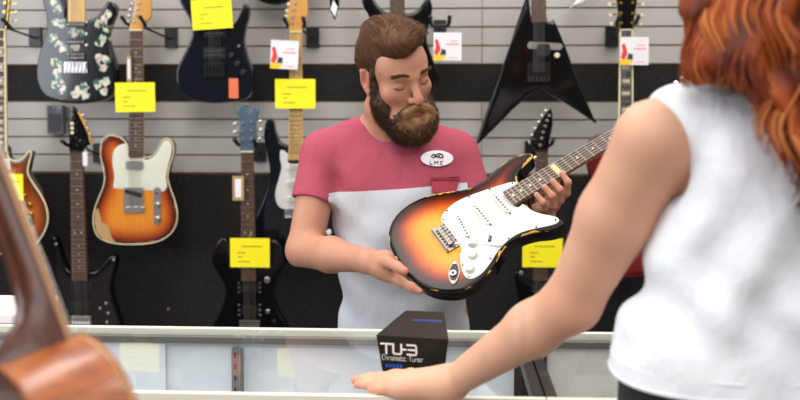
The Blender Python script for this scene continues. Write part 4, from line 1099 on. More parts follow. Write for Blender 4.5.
# neck and fretboard
NL = .648
def wn(u): return .0213 + (.0282 - .0213) * (NL - u) / (NL - .187)
b = MB(); P = [(.184, -wn(.187)), (NL, -.0213), (NL, .0213), (.184, wn(.187))]
b.prism(P, frm, .0075, .0125, 0)
for k in range(1, 22):
    u = NL * 2 ** (-k / 12); w = wn(u)
    b.prism([(u - .0008, -w), (u + .0008, -w), (u + .0008, w), (u - .0008, w)], frm, .0125, .0137, 1)
    um = (u + NL * 2 ** (-(k - 1) / 12)) / 2
    if k in (3, 5, 7, 9, 15, 17, 19, 21):
        b.prism([(um + .0034 * math.cos(a * PI / 5), .0034 * math.sin(a * PI / 5)) for a in range(10)], frm, .0125, .0129, 2)
    if k == 12:
        b.prism([(um - .0075, -w * .93), (um + .0055, -w * .93), (um + .0055, w * .8), (um - .0075, w * .8)], frm, .0125, .0131, 3)
b.build('fretboard', [M['rosewood'], M['fret'], M['inlay'], mat('pale_inlay_block', (216, 204, 140), .4)], HG)
b = MB()
us = np.linspace(.190, NL, 12); ring = []
for u in us:
    w = wn(u) * .97; dpt = .016 if u > .27 else .016 + (.27 - u) * .06
    ring.append([GL(u, w * math.cos(a), .0075 - dpt * math.sin(a) ** .8 if a not in (0, PI) else .0075) for a in np.linspace(0, PI, 11)])
vs = [v for r in ring for v in r]; fs = []
for i in range(len(ring) - 1):
    for k in range(10): fs.append((i * 11 + k, i * 11 + k + 1, (i + 1) * 11 + k + 1, (i + 1) * 11 + k))
    fs.append((i * 11 + 10, i * 11, (i + 1) * 11, (i + 1) * 11 + 10))
fs.append(tuple(range(11))); fs.append(tuple(range((len(ring) - 1) * 11 + 10, (len(ring) - 1) * 11 - 1, -1)))
b.add(vs, fs); b.build('neck', M['maple_dark'], HG, smooth=50)
b = MB(); b.prism([(NL, -.0215), (NL + .004, -.0215), (NL + .004, .0215), (NL, .0215)], frm, .006, .0155); b.build('nut', M['inlay'], HG)
HS = [(.652, -.0213), (.652, .0213), (.675, .030), (.70, .047), (.73, .052), (.76, .046), (.80, .020), (.84, -.02), (.83, -.045), (.80, -.045), (.76, -.038), (.70, -.031), (.67, -.026)]
hs, _ = slab('headstock', catmull(HS, 4), frm, .004, -.010, .002, M['maple_dark'], HG, .03)
for k in range(6):
    u = .69 + k * .0255; v = -.026 - k * .0028
    b = MB(); gcyl(b, u, v + .008, .004, .014, .0045, 0, 10); b.tube([GL(u, v, -.006), GL(u, v - .028, -.006)], .003, 0, 8); b.sphere(GL(u, v - .032, -.006), .008, 0)
    b.build('tuning_peg', M['chrome'], HG)
for k in range(6):
    v0 = (k - 2.5) * .0106; v1 = (k - 2.5) * .0070
    MB().tube([GL(-.004, v0, .0122), GL(NL, v1, .0165)], .00045 + .00009 * (5 - k), 0, 5).build('string', M['steel'], HG)
for u, v in ((.318, -.103), (-.130, 0)):
    MB().tube([GL(u, v, -.022), GL(u, v, -.022) + (e1 * .012 if u > 0 else -e1 * .012)], [.003, .006], 0, 10).build('strap_button', M['chrome'], HG)

# ================================================================ THE MAN
SKM = skin_mat('man_skin', (186, 138, 113), (176, 86, 74))
def v3(p): return np.array([p[0], p[1], p[2]], float)
def A(px, py, d): return v3(at(px, py, d))
# torso
def zz(py, d=2.22): return at(400, py, d).z
def xx(px, d=2.22): return at(px, 200, d).x
def yy(px, py, d): return at(px, py, d).y
TY = 2.32
def tsec(py, pxl, pxr, ry, dy=0.0):
    d = TY; a = at_y(pxl, py, TY); c = at_y(pxr, py, TY)
    return (a.z, (a.x + c.x) / 2, TY + dy, (c.x - a.x) / 2, ry)
secs = [tsec(128, 352, 416, .060, .01), tsec(136, 336, 442, .078, .01), tsec(148, 326, 462, .098), tsec(165, 324, 466, .112), tsec(190, 330, 466, .118, -.005), tsec(215, 336, 466, .116), tsec(250, 340, 466, .112), (at_y(400, 290, TY).z, at_y(404, 290, TY).x, TY, .166, .112), tsec(330, 339, 468, .115), tsec(365, 338, 470, .12)]
zb = at_y(400, 350, TY).z
shR, shL = A(324, 153, 2.31), A(455, 153, 2.32)
elR, wrR = A(304, 250, 2.24), A(368, 261, 2.025)
elL = A(487, 242, 2.27); wrL = GL(.245, .045, -.085); wrL = v3(wrL)
nk0, nk1 = A(384, 108, 2.275), A(390, 130, 2.31)
torso = loft(secs, .03, off=-.012)
hipz = .90
legs = [loft([(.80, at_y(404, 300, TY).x, TY, .150, .10), (.92, at_y(404, 300, TY).x, TY, .150, .10), (1.0, at_y(404, 300, TY).x, TY, .148, .10)], off=-.008)]
body = [torso] + legs + [
    rc(nk0, nk1, .054, .058, .03), rc(nk1, nk1 + [0, .01, -.05], .06, .07, .03),
    rc(A(383, 130, 2.33), shR, .05, .05, .04), rc(A(398, 130, 2.33), shL, .05, .05, .04),
    rc(shR, elR, .054, .045, .02), rc(elR, elR * .55 + wrR * .45, .045, .043, .02), rc(elR * .55 + wrR * .45, wrR, .043, .027, .02),
    rc(shL, elL, .054, .044, .02), rc(elL, wrL, .042, .027, .02),
]
fx = at_y(404, 300, TY).x
for s in (-1, 1):
    body += [rc((fx + s * .085, TY, .86), (fx + s * .1, TY - .01, .48), .085, .058, .03), rc((fx + s * .1, TY - .01, .48), (fx + s * .105, TY + .02, .09), .056, .04, .02), rc((fx + s * .105, TY + .03, .05), (fx + s * .115, TY - .12, .035), .04, .03, .02)]
# head
HO = A(393.5, 73, 2.20)
HRm = (Matrix.Rotation(math.radians(-15), 3, 'Y') @ Matrix.Rotation(math.radians(30), 3, 'Z') @ Matrix.Rotation(math.radians(25), 3, 'X'))
HR = np.array(HRm); HS_ = 1.07
def H(x, y, z): return HO + HR @ (np.array([x, y, z]) * HS_)
def hell(c, r, k=.02, op='u', R=None):
    Q = HR if R is None else HR @ np.array(R); return ell(H(*c), np.array(r) * HS_, Q, k, op)
def hrc(a, b, ra, rb=None, k=.01, op='u'): return rc(H(*a), H(*b), ra * HS_, (ra if rb is None else rb) * HS_, k, op)
head = [hell((0, .012, .035), (.073, .092, .084)), hell((0, -.035, -.035), (.056, .056, .078), .03), hell((0, -.05, .035), (.058, .045, .05), .03),
        hrc((-.03, -.058, -.088), (.03, -.058, -.088), .028, k=.03), hrc((-.055, -.005, -.05), (-.03, -.05, -.09), .022, .022, .03), hrc((.055, -.005, -.05), (.03, -.05, -.09), .022, .022, .03),
        hrc((-.034, -.083, .020), (-.012, -.090, .017), .010, .010, .015), hrc((.034, -.083, .020), (.012, -.090, .017), .010, .010, .015),
        hell((-.040, -.062, -.024), (.024, .022, .02), .025), hell((.040, -.062, -.024), (.024, .022, .02), .025),
        hell((-.032, -.101, .001), (.017, .016, .011), .014, 's'), hell((.032, -.101, .001), (.017, .016, .011), .014, 's'),
        hell((-.031, -.077, -.001), (.015, .0135, .012), .004), hell((.031, -.077, -.001), (.015, .0135, .012), .004),
        hrc((0, -.088, .012), (0, -.112, -.030), .0075, .0105, .012), hell((0, -.113, -.036), (.0115, .0110, .0100), .006),
        hell((-.0125, -.100, -.037), (.0075, .010, .008), .005), hell((.0125, -.100, -.037), (.0075, .010, .008), .005),
        hell((-.006, -.106, -.045), (.0035, .005, .003), .003, 's'), hell((.006, -.106, -.045), (.0035, .005, .003), .003, 's'),
        hell((0, -.092, -.067), (.024, .014, .006), .006), hell((0, -.092, -.076), (.020, .014, .007), .004),
        ]
for s in (-1, 1):
    head += [hell((s * .072, .004, -.004), (.010, .021, .033), .008), hell((s * .079, .002, .002), (.006, .012, .020), .004, 's'),
             hrc((s * .076, .018, .018), (s * .074, .018, -.016), .006, .005, .006), hell((s * .074, -.008, -.028), (.007, .008, .009), .006)]
body += head
# hands
def finger(ps, rs, k=.006): return [rc(ps[i], ps[i + 1], rs[i], rs[i + 1], k) for i in range(len(ps) - 1)]
# right hand cups the tail of the guitar: thumb on the edge of the face, index finger along the rim, three fingers under the back
def GV(u, v, n): return v3(GL(u, v, n))
pc = A(383, 266, 1.997)
hand = [rc(wrR, pc, .027, .028, .02), rc(pc, A(390, 273, 1.9870), .026, .020, .02), rc(pc, A(385, 258, 1.9920), .024, .017, .02)]
hand += finger([A(378, 259, 1.9920), A(388, 262, 1.9620), A(397, 266.5, 1.9370), A(405, 271, 1.9140)], [.016, .0125, .0110, .0090], .010)
hand += finger([A(388, 276, 1.9870), A(400, 281, 1.9670), A(411, 287, 1.9540), A(419.5, 291.5, 1.9470)], [.0125, .0108, .0100, .0080], .008)
hand += finger([A(389, 272, 2.0020), A(402, 274, 2.0170), A(413, 279, 2.0220), A(421, 284, 2.0240)], [.0125, .0105, .0098, .0080])
hand += finger([A(389, 268, 2.0120), A(402, 268, 2.0340), A(413, 272, 2.0420), A(420, 276, 2.0470)], [.012, .0100, .0095, .0080])
hand += finger([A(388, 262, 2.0170), A(398, 260, 2.0420), A(406, 262, 2.0520), A(412, 265, 2.0570)], [.011, .0095, .0085, .0075])
# left hand comes from under the neck, fingertips over its lower edge
tips = [((562, 173.5), (568, 182), (567, 193), (554, 204), .0088), ((552.5, 181), (560, 189.5), (560.5, 200), (547, 208), .0092), ((544.5, 187), (552, 195.5), (553.5, 206), (541, 212), .0092), ((536.5, 194.5), (543, 202), (545, 209), (534, 214), .0080)]
wrL2 = A(519, 224, 2.14)
def uv(u, v, n): return GV(u, v, n)
def on_px(px, py, v):
    """point seen at a pixel on the plane lying a given way below the neck's lower edge"""
    r = ray(px, py); n = Vector(e2); t = ((GL(0, v, 0)) - EYE).dot(n) / r.dot(n); return v3(EYE + r * t)
handL = []
kn = []
for (t, d, p, m, r) in tips:
    r = r * .92
    T_ = A(t[0], t[1], 1.0); 
    def dep(px, py, dd): return A(px, py, dd)
    # depth along the neck at that u
    base = 2.088 + (t[0] - 555) * .00068
    pts = [dep(*t, base - .045), dep(*d, base - .050), dep(*p, base - .030), dep(*m, base + .015)]
    handL += finger(pts, [r * .9, r, r * 1.08, r * 1.25], .005); kn.append(pts[-1])
for q in kn: handL.append(rc(q, wrL2, .014, .022, .02))
handL += finger([wrL2 + (kn[3] - wrL2) * .4, GV(.30, .02, -.05), GV(.33, -.015, -.035), GV(.345, -.036, -.012)], [.016, .013, .0115, .0095], .008)
body += [rc(wrL, wrL2, .027, .024, .02)]
allb = body + hand + handL
def chunks(prims, boxes):
    return join_chunks([sdf_mesh(prims, lo, hi, r) for lo, hi, r in boxes])
hlo, hhi = HO - [.125, .14, .16], HO + [.125, .14, .15]
zs = float(HO[2] - .13)
man = thing('person', (fx, TY, 0), 'bearded man in a pink and grey t-shirt holding the sunburst guitar', 'person')
# one skin: legs and torso coarse, then arms, head and hands in finer sampling of the same surface
r0 = .006
bxs = [((fx - .24, TY - .26, 0), (fx + .26, TY + .18, 1.05), .011),
       ((elR[0] - .07, 1.92, 1.03), (wrR[0] + .005, TY + .18, zs + .003), .0045),
       ((wrR[0] - .004, TY - .16, 1.03), (shL[0] + .12, TY + .18, zs + .003), .006),
       ((wrR[0] - .002, 1.82, float(pc[2]) - .09), (wrR[0] + .19, TY - .157, float(pc[2]) + .07), .0026),
       ((float(wrL2[0]) - .06, 1.95, float(wrL2[2]) - .08), (float(wrL2[0]) + .16, 2.2, float(wrL2[2]) + .18), .0026)]
parts_ = [sdf_mesh(allb, *bxs[0]), sdf_mesh(allb, *bxs[1]), sdf_mesh(allb, *bxs[2]), sdf_mesh(allb, *bxs[3]), sdf_mesh(allb, *bxs[4])]
parts_.append(sdf_mesh(allb, (hlo[0], hlo[1], zs), tuple(hhi), .0022))
# forearm of the left arm between the torso block and the hand block is inside bxs[2]/[4]
V, Fq = join_chunks(parts_)
mb = link_mesh('body', V, Fq, SKM, man, smooth=True)
# flush: lips, nose tip, ears, knuckles
fl = np.zeros(len(V))
for c, r, a in ((H(0, -.1, -.072), .022, .9), (H(0, -.12, -.036), .02, .35), (H(-.08, .01, 0), .03, .45), (H(-.045, -.07, -.03), .03, .25), (H(.045, -.07, -.03), .03, .25), (H(0, -.1, -.0), .0, 0)):
    if r > 0: fl = np.maximum(fl, a * np.clip(1.3 - np.linalg.norm(V - c, axis=1) / r, 0, 1))
for q in [A(405, 271, 1.914), A(419.5, 291.5, 1.947)] + [A(*t[0], 2.0) for t in tips]:
    fl = np.maximum(fl, .4 * np.clip(1.3 - np.linalg.norm(V - q, axis=1) / .016, 0, 1))
attr(mb, 'flush', fl)
# finger nails
NAIL = mat('finger_nail', (236, 190, 172), .3)
# ---- shirt
def shirt_mat():
    N = NT('pink_grey_jersey'); b = N.b; geo = N.n('ShaderNodeTexCoord'); sp = N.n('ShaderNodeSeparateXYZ'); N.l(geo.outputs['Object'], sp.inputs[0])
    at_ = N.n('ShaderNodeAttribute', attribute_name='lower')
    g = N.n('ShaderNodeMath', operation='GREATER_THAN'); g.inputs[1].default_value = .0; N.l(at_.outputs['Fac'], g.inputs[0])
    n1 = N.n('ShaderNodeTexNoise', Scale=260, Detail=2); N.l(geo.outputs['Object'], n1.inputs['Vector'])
    p = N.n('ShaderNodeMix', data_type='RGBA'); N.l(n1.outputs[0], p.inputs[0]); p.inputs[6].default_value = rgba((160, 66, 86)); p.inputs[7].default_value = rgba((186, 92, 108))
    q = N.n('ShaderNodeMix', data_type='RGBA'); N.l(n1.outputs[0], q.inputs[0]); q.inputs[6].default_value = rgba((196, 198, 206)); q.inputs[7].default_value = rgba((216, 217, 222))
    m = N.n('ShaderNodeMix', data_type='RGBA'); N.l(g.outputs[0], m.inputs[0]); N.l(p.outputs[2], m.inputs[6]); N.l(q.outputs[2], m.inputs[7]); N.l(m.outputs[2], b.inputs['Base Color'])
    b.inputs['Roughness'].default_value = .9; b.inputs['Specular IOR Level'].default_value = .15
    n2 = N.n('ShaderNodeTexNoise', Scale=14, Detail=3); mp = N.n('ShaderNodeMapping'); mp.inputs['Scale'].default_value = (1, 1, .6); mp.inputs['Rotation'].default_value = (0, .5, 0)
    N.l(geo.outputs['Object'], mp.inputs[0]); N.l(mp.outputs[0], n2.inputs['Vector'])
    bp = N.n('ShaderNodeBump', Strength=.7, Distance=.012); N.l(n2.outputs[0], bp.inputs['Height']); N.l(bp.outputs[0], b.inputs['Normal'])
    return N.m
M['jersey'] = shirt_mat()
def along(a, b, t): return a + (b - a) * t
slR0, slR1 = shR, along(shR, elR, .50)
slL0, slL1 = shL, along(shL, elL, .48)
TS = [loft(secs, .03, off=.004),
      rc(A(380, 131, 2.33), shR, .058, .058, .04), rc(A(398, 131, 2.33), shL, .056, .058, .04)]
bodyS = TS
def sleeve(a, b, ang):
    n = (b - a) / np.linalg.norm(b - a)
    base = rc(a, b + n * .05, .061, .060, .02)
    def fn(X, Y, Z):
        d = base[2](X, Y, Z); q = (X - b[0]) * n[0] + (Y - b[1]) * n[1] + (Z - b[2]) * n[2]; return np.maximum(d, q)
    return (base[0], base[1], fn, .02, 'u')
TS = TS + [sleeve(slR0, slR1, 0), sleeve(slL0, slL1, 0)]
# armhole-to-arm hollows stay clear of the sleeve; neckline opening
TS += [rc(nk0 + [.002, -.02, .02], nk1 + [.0, -.022, .018], .062, .058, .008, 's')]
TS += [plane((0, 0, at_y(400, 352, TY).z), (0, 0, -1))]
fold_c = [(A(352, 200, 2.13), .9), (A(350, 240, 2.13), 1.2)]
def wrinkle(X, Y, Z):
    w = .0050 * np.sin(52 * (Z + .35 * X) + 5 * np.sin(9 * X + 3)) * np.exp(-((Z - 1.0) / .12) ** 2)
    w = w + .0055 * np.sin(64 * (X * .8 + Z * .75)) * np.exp(-(((X - shR[0] - .05) / .05) ** 2 + ((Z - shR[2] + .06) / .07) ** 2))
    w = w + .0034 * np.sin(38 * (X - .5 * Z)) * np.exp(-((Z - 1.15) / .1) ** 2)
    return w
V, Fq = sdf_mesh(TS, (float(elR[0]) - .06, TY - .17, at_y(400, 360, TY).z - .02), (float(shL[0]) + .14, TY + .17, 1.46), .0038, wrinkle)
sh = link_mesh('t_shirt', V, Fq, M['jersey'], man, smooth=True)
tl, tr = at_y(340, 193, TY - .12), at_y(440, 186, TY - .12)
sl = (tr.z - tl.z) / (tr.x - tl.x)
armR = (V[:, 0] < float(at_y(334, 180, TY).x)) ; armL = V[:, 0] > float(at_y(466, 180, TY).x)
low = (tl.z + (V[:, 0] - tl.x) * sl) - V[:, 2]
low = np.where((armR | armL) & (V[:, 2] > at_y(400, 225, TY).z), -.01, low)
attr(sh, 'lower', low)
def on_surface(px, py, mesh_V, rad=.012):
    """nearest shirt surface depth along a pixel ray"""
    r = np.array(ray(px, py)); o = np.array(EYE); rel = mesh_V - o; t = rel @ r / (r @ r); dd = np.linalg.norm(rel - t[:, None] * r, axis=1)
    k = dd < rad
    return o + r * (t[k].min() if k.any() else 2.1)
def decal(cx, cy, pts, off, m, name, parent, thick=.0008, VV=None):
    c = on_surface(cx, cy, VV)
    cor = [on_surface(cx + dx, cy + dy, VV, .006) for dx, dy in ((-10, 0), (10, 0), (0, -6), (0, 6))]
    return c
# ribbed neckline, pocket and printed badge follow the cloth by being dropped on to it
def drape(poly_px, off, name, m, parent, res=1.2, th=.0010):
    P = np.array(poly_px, float); P = P if poly_area(P) > 0 else P[::-1]
    gx, gy = np.meshgrid(np.arange(P[:, 0].min(), P[:, 0].max(), res), np.arange(P[:, 1].min(), P[:, 1].max(), res))
    G = np.stack([gx.ravel(), gy.ravel()], 1); G = G[inside_poly(G, P)]
    if len(G): G = G[dist_poly(G, P) > res * .4]
    r = delaunay_2d_cdt([Vector(p) for p in P] + [Vector(p) for p in G], [], [list(range(len(P)))], 1, 1e-6)
    pts = np.array([on_surface(p[0], p[1], V, .006) for p in r[0]])
    f = pts - np.array([ray(p[0], p[1]) for p in r[0]]) * off; n = len(f)
    bk = f + np.array([0, th, 0])
    ed = {}
    for t in r[2]:
        for a, b in zip(t, list(t[1:]) + [t[0]]): ed[(a, b)] = ed.get((a, b), 0) + 1
    rim = [(a, b) for a, b in ed if (b, a) not in ed]
    F_ = [tuple(t) for t in r[2]] + [tuple(n + i for i in reversed(t)) for t in r[2]] + [(a, a + 0 * n, b, b) for a, b in []] + [(b, a, a + n, b + n) for a, b in rim]
    return link_mesh(name, np.concatenate([f, bk]), F_, m, parent, smooth=30, recalc=True)
pk = drape([(431.5, 178), (447, 177.3), (459, 177), (458.5, 184), (456, 192), (446, 194), (432, 192.5)], .004, 'pocket', mat('pink_pocket_cloth', (170, 58, 80), .9, c2=(186, 70, 92), scale=300), sh)
drape([(431, 177.5), (459.5, 176.5), (459.2, 180), (431, 181)], .0052, 'pocket_hem', mat('dark_pink_hem', (140, 44, 64), .9), pk)
bdg = drape([(437 + 16.3 * math.cos(a), 158.3 + 7.9 * math.sin(a)) for a in np.linspace(0, 2 * PI, 28, endpoint=False)], .005, 'badge', M['white_card'], sh)
def dstroke(pts, wd, nm):
    return pts
INKB = mat('black_print', (26, 26, 30), .6)
def badge_marks():
    b = MB()
    def seg(p, q, w):
        P3 = [on_surface(x, y, V, .006) - np.array(ray(x, y)) * .0062 for x, y in (p, q)]
        b.tube([P3[0], P3[1]], w, 0, 5)
    L_ = [[(430, 161), (430, 164.4), (432.4, 164.4)], [(434.4, 164.4), (434.4, 161), (436.2, 163), (438, 161), (438, 164.4)], [(443, 161.3), (440.6, 161.3), (440.6, 164.3), (443, 164.3)]]
    for l in L_:
        for p, q in zip(l[:-1], l[1:]): seg(p, q, .0009)
    D_ = [[(431, 156.6), (433, 154.4), (436, 155), (439, 153.4), (442, 154.6), (443.5, 157)], [(432.5, 157.8), (436, 156.6), (440, 157.4), (443, 157.8)], [(434, 154.6), (437, 157), (440, 155)]]
    for l in D_:
        for p, q in zip(l[:-1], l[1:]): seg(p, q, .0016)
    b.build('badge_print', INKB, bdg)
badge_marks()
# ---- jeans and shoes
JN = [loft([(.72, fx, TY, .160, .11), (.80, fx, TY, .162, .112), (.86, fx, TY, .155, .108)])]
for s in (-1, 1): JN += [rc((fx + s * .080, TY, .80), (fx + s * .1, TY - .01, .48), .085, .070, .03), rc((fx + s * .1, TY - .01, .48), (fx + s * .105, TY + .02, .10), .070, .060, .02)]
JN += [plane((0, 0, .055), (0, 0, -1)), plane((0, 0, .85), (0, 0, 1))]
V2_, F2_ = sdf_mesh(JN, (fx - .24, TY - .2, .03), (fx + .24, TY + .2, 1.03), .008)
link_mesh('jeans', V2_, F2_, M['jeans'], man, smooth=True)
for s in (-1, 1):
    q = [rc((fx + s * .105, TY + .04, .055), (fx + s * .118, TY - .13, .045), .05, .042, .02), plane((0, 0, .001), (0, 0, -1)), plane((0, 0, .10), (0, 0, 1))]
    a, b_ = sdf_mesh(q, (fx + s * .11 - .08, TY - .2, -.02), (fx + s * .11 + .08, TY + .12, .13), .005); link_mesh('shoe', a, b_, M['shoe'], man, smooth=True)

# ---- hair
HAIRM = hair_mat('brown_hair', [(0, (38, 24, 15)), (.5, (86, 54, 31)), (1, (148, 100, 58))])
BEARDM = hair_mat('brown_beard', [(0, (44, 29, 21)), (.45, (88, 62, 44)), (.8, (146, 108, 74)), (1, (190, 150, 104))])
hairv = [hell((0, .018, .040), (.079, .096, .088), .01), hell((0, -.02, .096), (.056, .070, .036), .03), hell((-.006, -.070, .094), (.044, .034, .032), .03), hell((-.012, .015, .106), (.040, .06, .026), .03),
         # forehead and face cut clear
         ]
def hplane(p, n, k=.01):
    return plane(H(*p), HR @ np.array(n, float), k)
hairv += [hell((0, -.100, .018), (.063, .070, .052), .010, 's'), hell((.034, -.098, .058), (.040, .040, .042), .014, 's'), hell((0, -.07, -.06), (.072, .085, .060), .01, 's'), hplane((0, 0, -.035), (0, -.35, -1)),
          hell((-.081, .004, -.004), (.020, .021, .030), .006, 's'), hell((.081, .004, -.004), (.020, .021, .030), .006, 's')]
lo, hi = HO - [.16, .17, .16], HO + [.16, .17, .18]
HV, HF = sdf_mesh(hairv, lo, hi, .003)
ho = link_mesh('hair', HV, HF, HAIRM, man, smooth=True)
loc = (HV - HO) @ HR
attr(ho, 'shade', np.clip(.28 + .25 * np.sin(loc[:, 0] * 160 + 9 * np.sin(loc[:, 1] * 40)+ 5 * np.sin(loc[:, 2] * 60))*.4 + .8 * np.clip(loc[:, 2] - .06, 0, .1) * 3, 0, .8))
HN = vnormals(HV, HF)
if ((HV - HV.mean(0)) * HN).sum() < 0: HN = -HN
def pick(VV, NN, n, cond=None):
    ids = np.arange(len(VV)) if cond is None else np.nonzero(cond)[0]
    s = RNG.choice(ids, n); return VV[s] + RNG.normal(0, .0012, (n, 3)), NN[s], s
loc = (HV - HO) @ HR / HS_
topm = loc[:, 2] > .03
P0, N0, ids = pick(HV, HN, 4200, topm)
L0 = (P0 - HO) @ HR / HS_
ph = RNG.normal(0, .35, len(P0)); 
def comb(P, t, s):
    l = (P - HO) @ HR / HS_
    # swept back over the crown, lifted and rolled to the side at the fringe
    nn = l - np.array([0, .01, .03]); nn /= np.linalg.norm(nn, axis=1)[:, None]
    d = np.stack([.25 - 1.2 * l[:, 0] * 0 + .35 * np.sin(l[:, 0] * 55 + ph * 2), .9 + 0 * ph, .15 + .25 * ph], 1)
    fr = l[:, 1] < -.045
    d[fr] = np.stack([.75 + .3 * ph[fr], .45 + 0 * ph[fr], .10 + .3 * ph[fr]], 1)
    d = d - nn * (d * nn).sum(1)[:, None] * (.97)
    d = d + nn * (.22 * (1 - t))[..., None] if np.ndim(t) else d + nn * (.22 * (1 - t) - .1 * t)
    d = d + RNG.normal(0, .06, d.shape)
    return d @ HR.T
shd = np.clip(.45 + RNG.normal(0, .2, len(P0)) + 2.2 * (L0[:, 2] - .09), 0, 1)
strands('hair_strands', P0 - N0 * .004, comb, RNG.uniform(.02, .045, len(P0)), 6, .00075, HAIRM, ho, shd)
sidem = (loc[:, 2] <= .045)
P0, N0, ids = pick(HV, HN, 2200, sidem)
L0 = (P0 - HO) @ HR / HS_
def side(P, t, s):
    l = (P - HO) @ HR; nn = l / np.linalg.norm(l, axis=1)[:, None]
    d = np.array([0, .45, -1.]) + nn * .35 + RNG.normal(0, .12, l.shape); return d @ HR.T
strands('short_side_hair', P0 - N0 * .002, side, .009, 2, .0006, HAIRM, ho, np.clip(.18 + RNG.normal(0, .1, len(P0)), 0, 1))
# eyebrows and lashes
SV = np.concatenate([parts_[-1][0]])
for s in (-1, 1):
    b = MB(); pts = []
    n = 220
    t = RNG.random(n); x = s * (.014 + t * .036); z = .0215 + .006 * np.sin(t * 2.4) - .004 * t; y = -.0985 + .026 * t ** 2
    z = z + .003 + RNG.normal(0, .0016, n)
    SL = (parts_[-1][0] - HO) @ HR / HS_
    yb = []
    for a_, c_ in zip(x, z):
        k_ = (np.abs(SL[:, 0] - a_) < .003) & (np.abs(SL[:, 2] - c_) < .003); yb.append(SL[k_, 1].min() if k_.any() else -.09)
    R_ = np.array([H(a, b_ - .0004, c) for a, b_, c in zip(x, yb, z)])
    def bd_(P, tt, q, s=s): return (np.array([s * 1.0, .25, .12]) + RNG.normal(0, .2, P.shape)) @ HR.T
    strands('eyebrow', R_, bd_,   .009, 2, .0008, BEARDM, man, np.clip(.42 + RNG.normal(0, .1, n), 0, 1))
    b = MB(); b.tube([H(s * (.031 + .0155 * math.cos(a)), -.0895 + .006 * abs(math.cos(a)) ** 2 + .001, -.0035 - .0040 * math.sin(a)) for a in np.linspace(PI * .98, PI * .02, 9)], .0010, 0, 6)
    b.build('eyelashes', INKB if False else M['shoe'], man)
# ---- beard
bv = [hell((0.008, -.062, -.096), (.067, .052, .050), .02), hell((.004, -.072, -.116), (.048, .040, .036), .03),
      hell((-.050, -.030, -.062), (.024, .038, .046), .02), hell((.052, -.030, -.062), (.024, .038, .046), .02),
      hrc((-.030, -.094, -.068), (-.004, -.106, -.052), .0095, .009, .01), hrc((.030, -.094, -.068), (.004, -.106, -.052), .0095, .009, .01),
      hrc((-.066, -.020, .030), (-.063, -.024, -.05), .009, .015, .01), hrc((.066, -.020, .030), (.063, -.024, -.05), .009, .015, .01),
      hell((0, -.116, -.072), (.017, .022, .0085), .003, 's'), hell((0, .03, -.09), (.05, .05, .09), .01, 's')]
BV, BF = sdf_mesh(bv, HO - [.17, .2, .24], HO + [.17, .17, .1], .0032, lambda X, Y, Z: .0014 * np.sin(X * 260 + 3 * np.sin(Z * 150)) * np.sin(Z * 190 + 2 * np.sin(Y * 170)))
bo = link_mesh('beard', BV, BF, BEARDM, man, smooth=True)
lb = (BV - HO) @ HR / HS_
attr(bo, 'shade', np.clip(.22 + .15 * np.sin(lb[:, 0] * 200) * np.sin(lb[:, 2] * 170) + .5 * (lb[:, 1] < -.092), 0, 1))
BN = vnormals(BV, BF)
lbs = lb / HS_
P0, N0, ids = pick(BV, BN, 11000, ~((np.abs(lbs[:, 0]) < .020) & (lbs[:, 2] > -.084) & (lbs[:, 2] < -.060) & (lbs[:, 1] < -.08)))
if ((BV - BV.mean(0)) * BN).sum() < 0: N0 = -N0
L0 = (P0 - HO) @ HR / HS_
ph1 = RNG.random(len(P0)) * 6.28; fr_ = RNG.uniform(.7, 1.4, len(P0)); nloc = N0 @ HR
mous = (L0[:, 1] < -.094) & (L0[:, 2] > -.085)
def beardd(P, t, s):
    d = np.array([0, -.10, -1.0]) + nloc * .55
    d[mous] = np.stack([np.sign(L0[mous, 0]) * 1.0, 0 * L0[mous, 0] - .12, -.75 + 0 * L0[mous, 0]], 1)
    a = ph1 + t * 9 * fr_; d = d + np.stack([np.sin(a), np.cos(a * 1.1), .4 * np.sin(a * .9 + 1)], 1) * .95 * (~mous)[:, None] + np.stack([np.sin(a), np.cos(a), 0 * a], 1) * .2 * mous[:, None]
    return d @ HR.T
strands('beard_strands', P0 - N0 * .003, beardd, RNG.uniform(.010, .026, len(P0)) * np.where(L0[:, 2] > -.04, .7, 1), 8, .00065, BEARDM, bo,
        np.clip(.35 + RNG.normal(0, .17, len(P0)) + .52 * mous - .25 * (L0[:, 0] < -.03), 0, 1))

# ================================================================ THE WOMAN
SKW = skin_mat('woman_skin', (210, 166, 139), (204, 108, 90))
WY_ = 1.20
def wsec(py, pxl, pxr, ry, dy=0.0):
    a = at_y(pxl, py, WY_); c = at_y(pxr, py, WY_); return (a.z, (a.x + c.x) / 2, WY_ + dy, (c.x - a.x) / 2, ry)
ws = [wsec(96, 690, 840, .060, .0), wsec(108, 680, 862, .080), wsec(130, 679, 864, .098), wsec(160, 679, 864, .108), wsec(200, 672, 866, .112), wsec(240, 660, 868, .110), wsec(275, 646, 868, .108), wsec(310, 628, 868, .110), wsec(345, 616, 868, .118), wsec(385, 612, 870, .124), wsec(430, 612, 872, .128)]
wcx = ws[-1][1]
wS = A(655, 140, 1.18); wE = A(572, 303, 1.305); wWr = v3(at_z(452, 383, .982))
wSr = A(872, 140, 1.16); wEr = A(905, 330, 1.10); wWrr = A(860, 430, 1.25)
neckb, neckt = A(765, 92, 1.19), A(765, 40, 1.20)
HW = A(765, -22, 1.21)
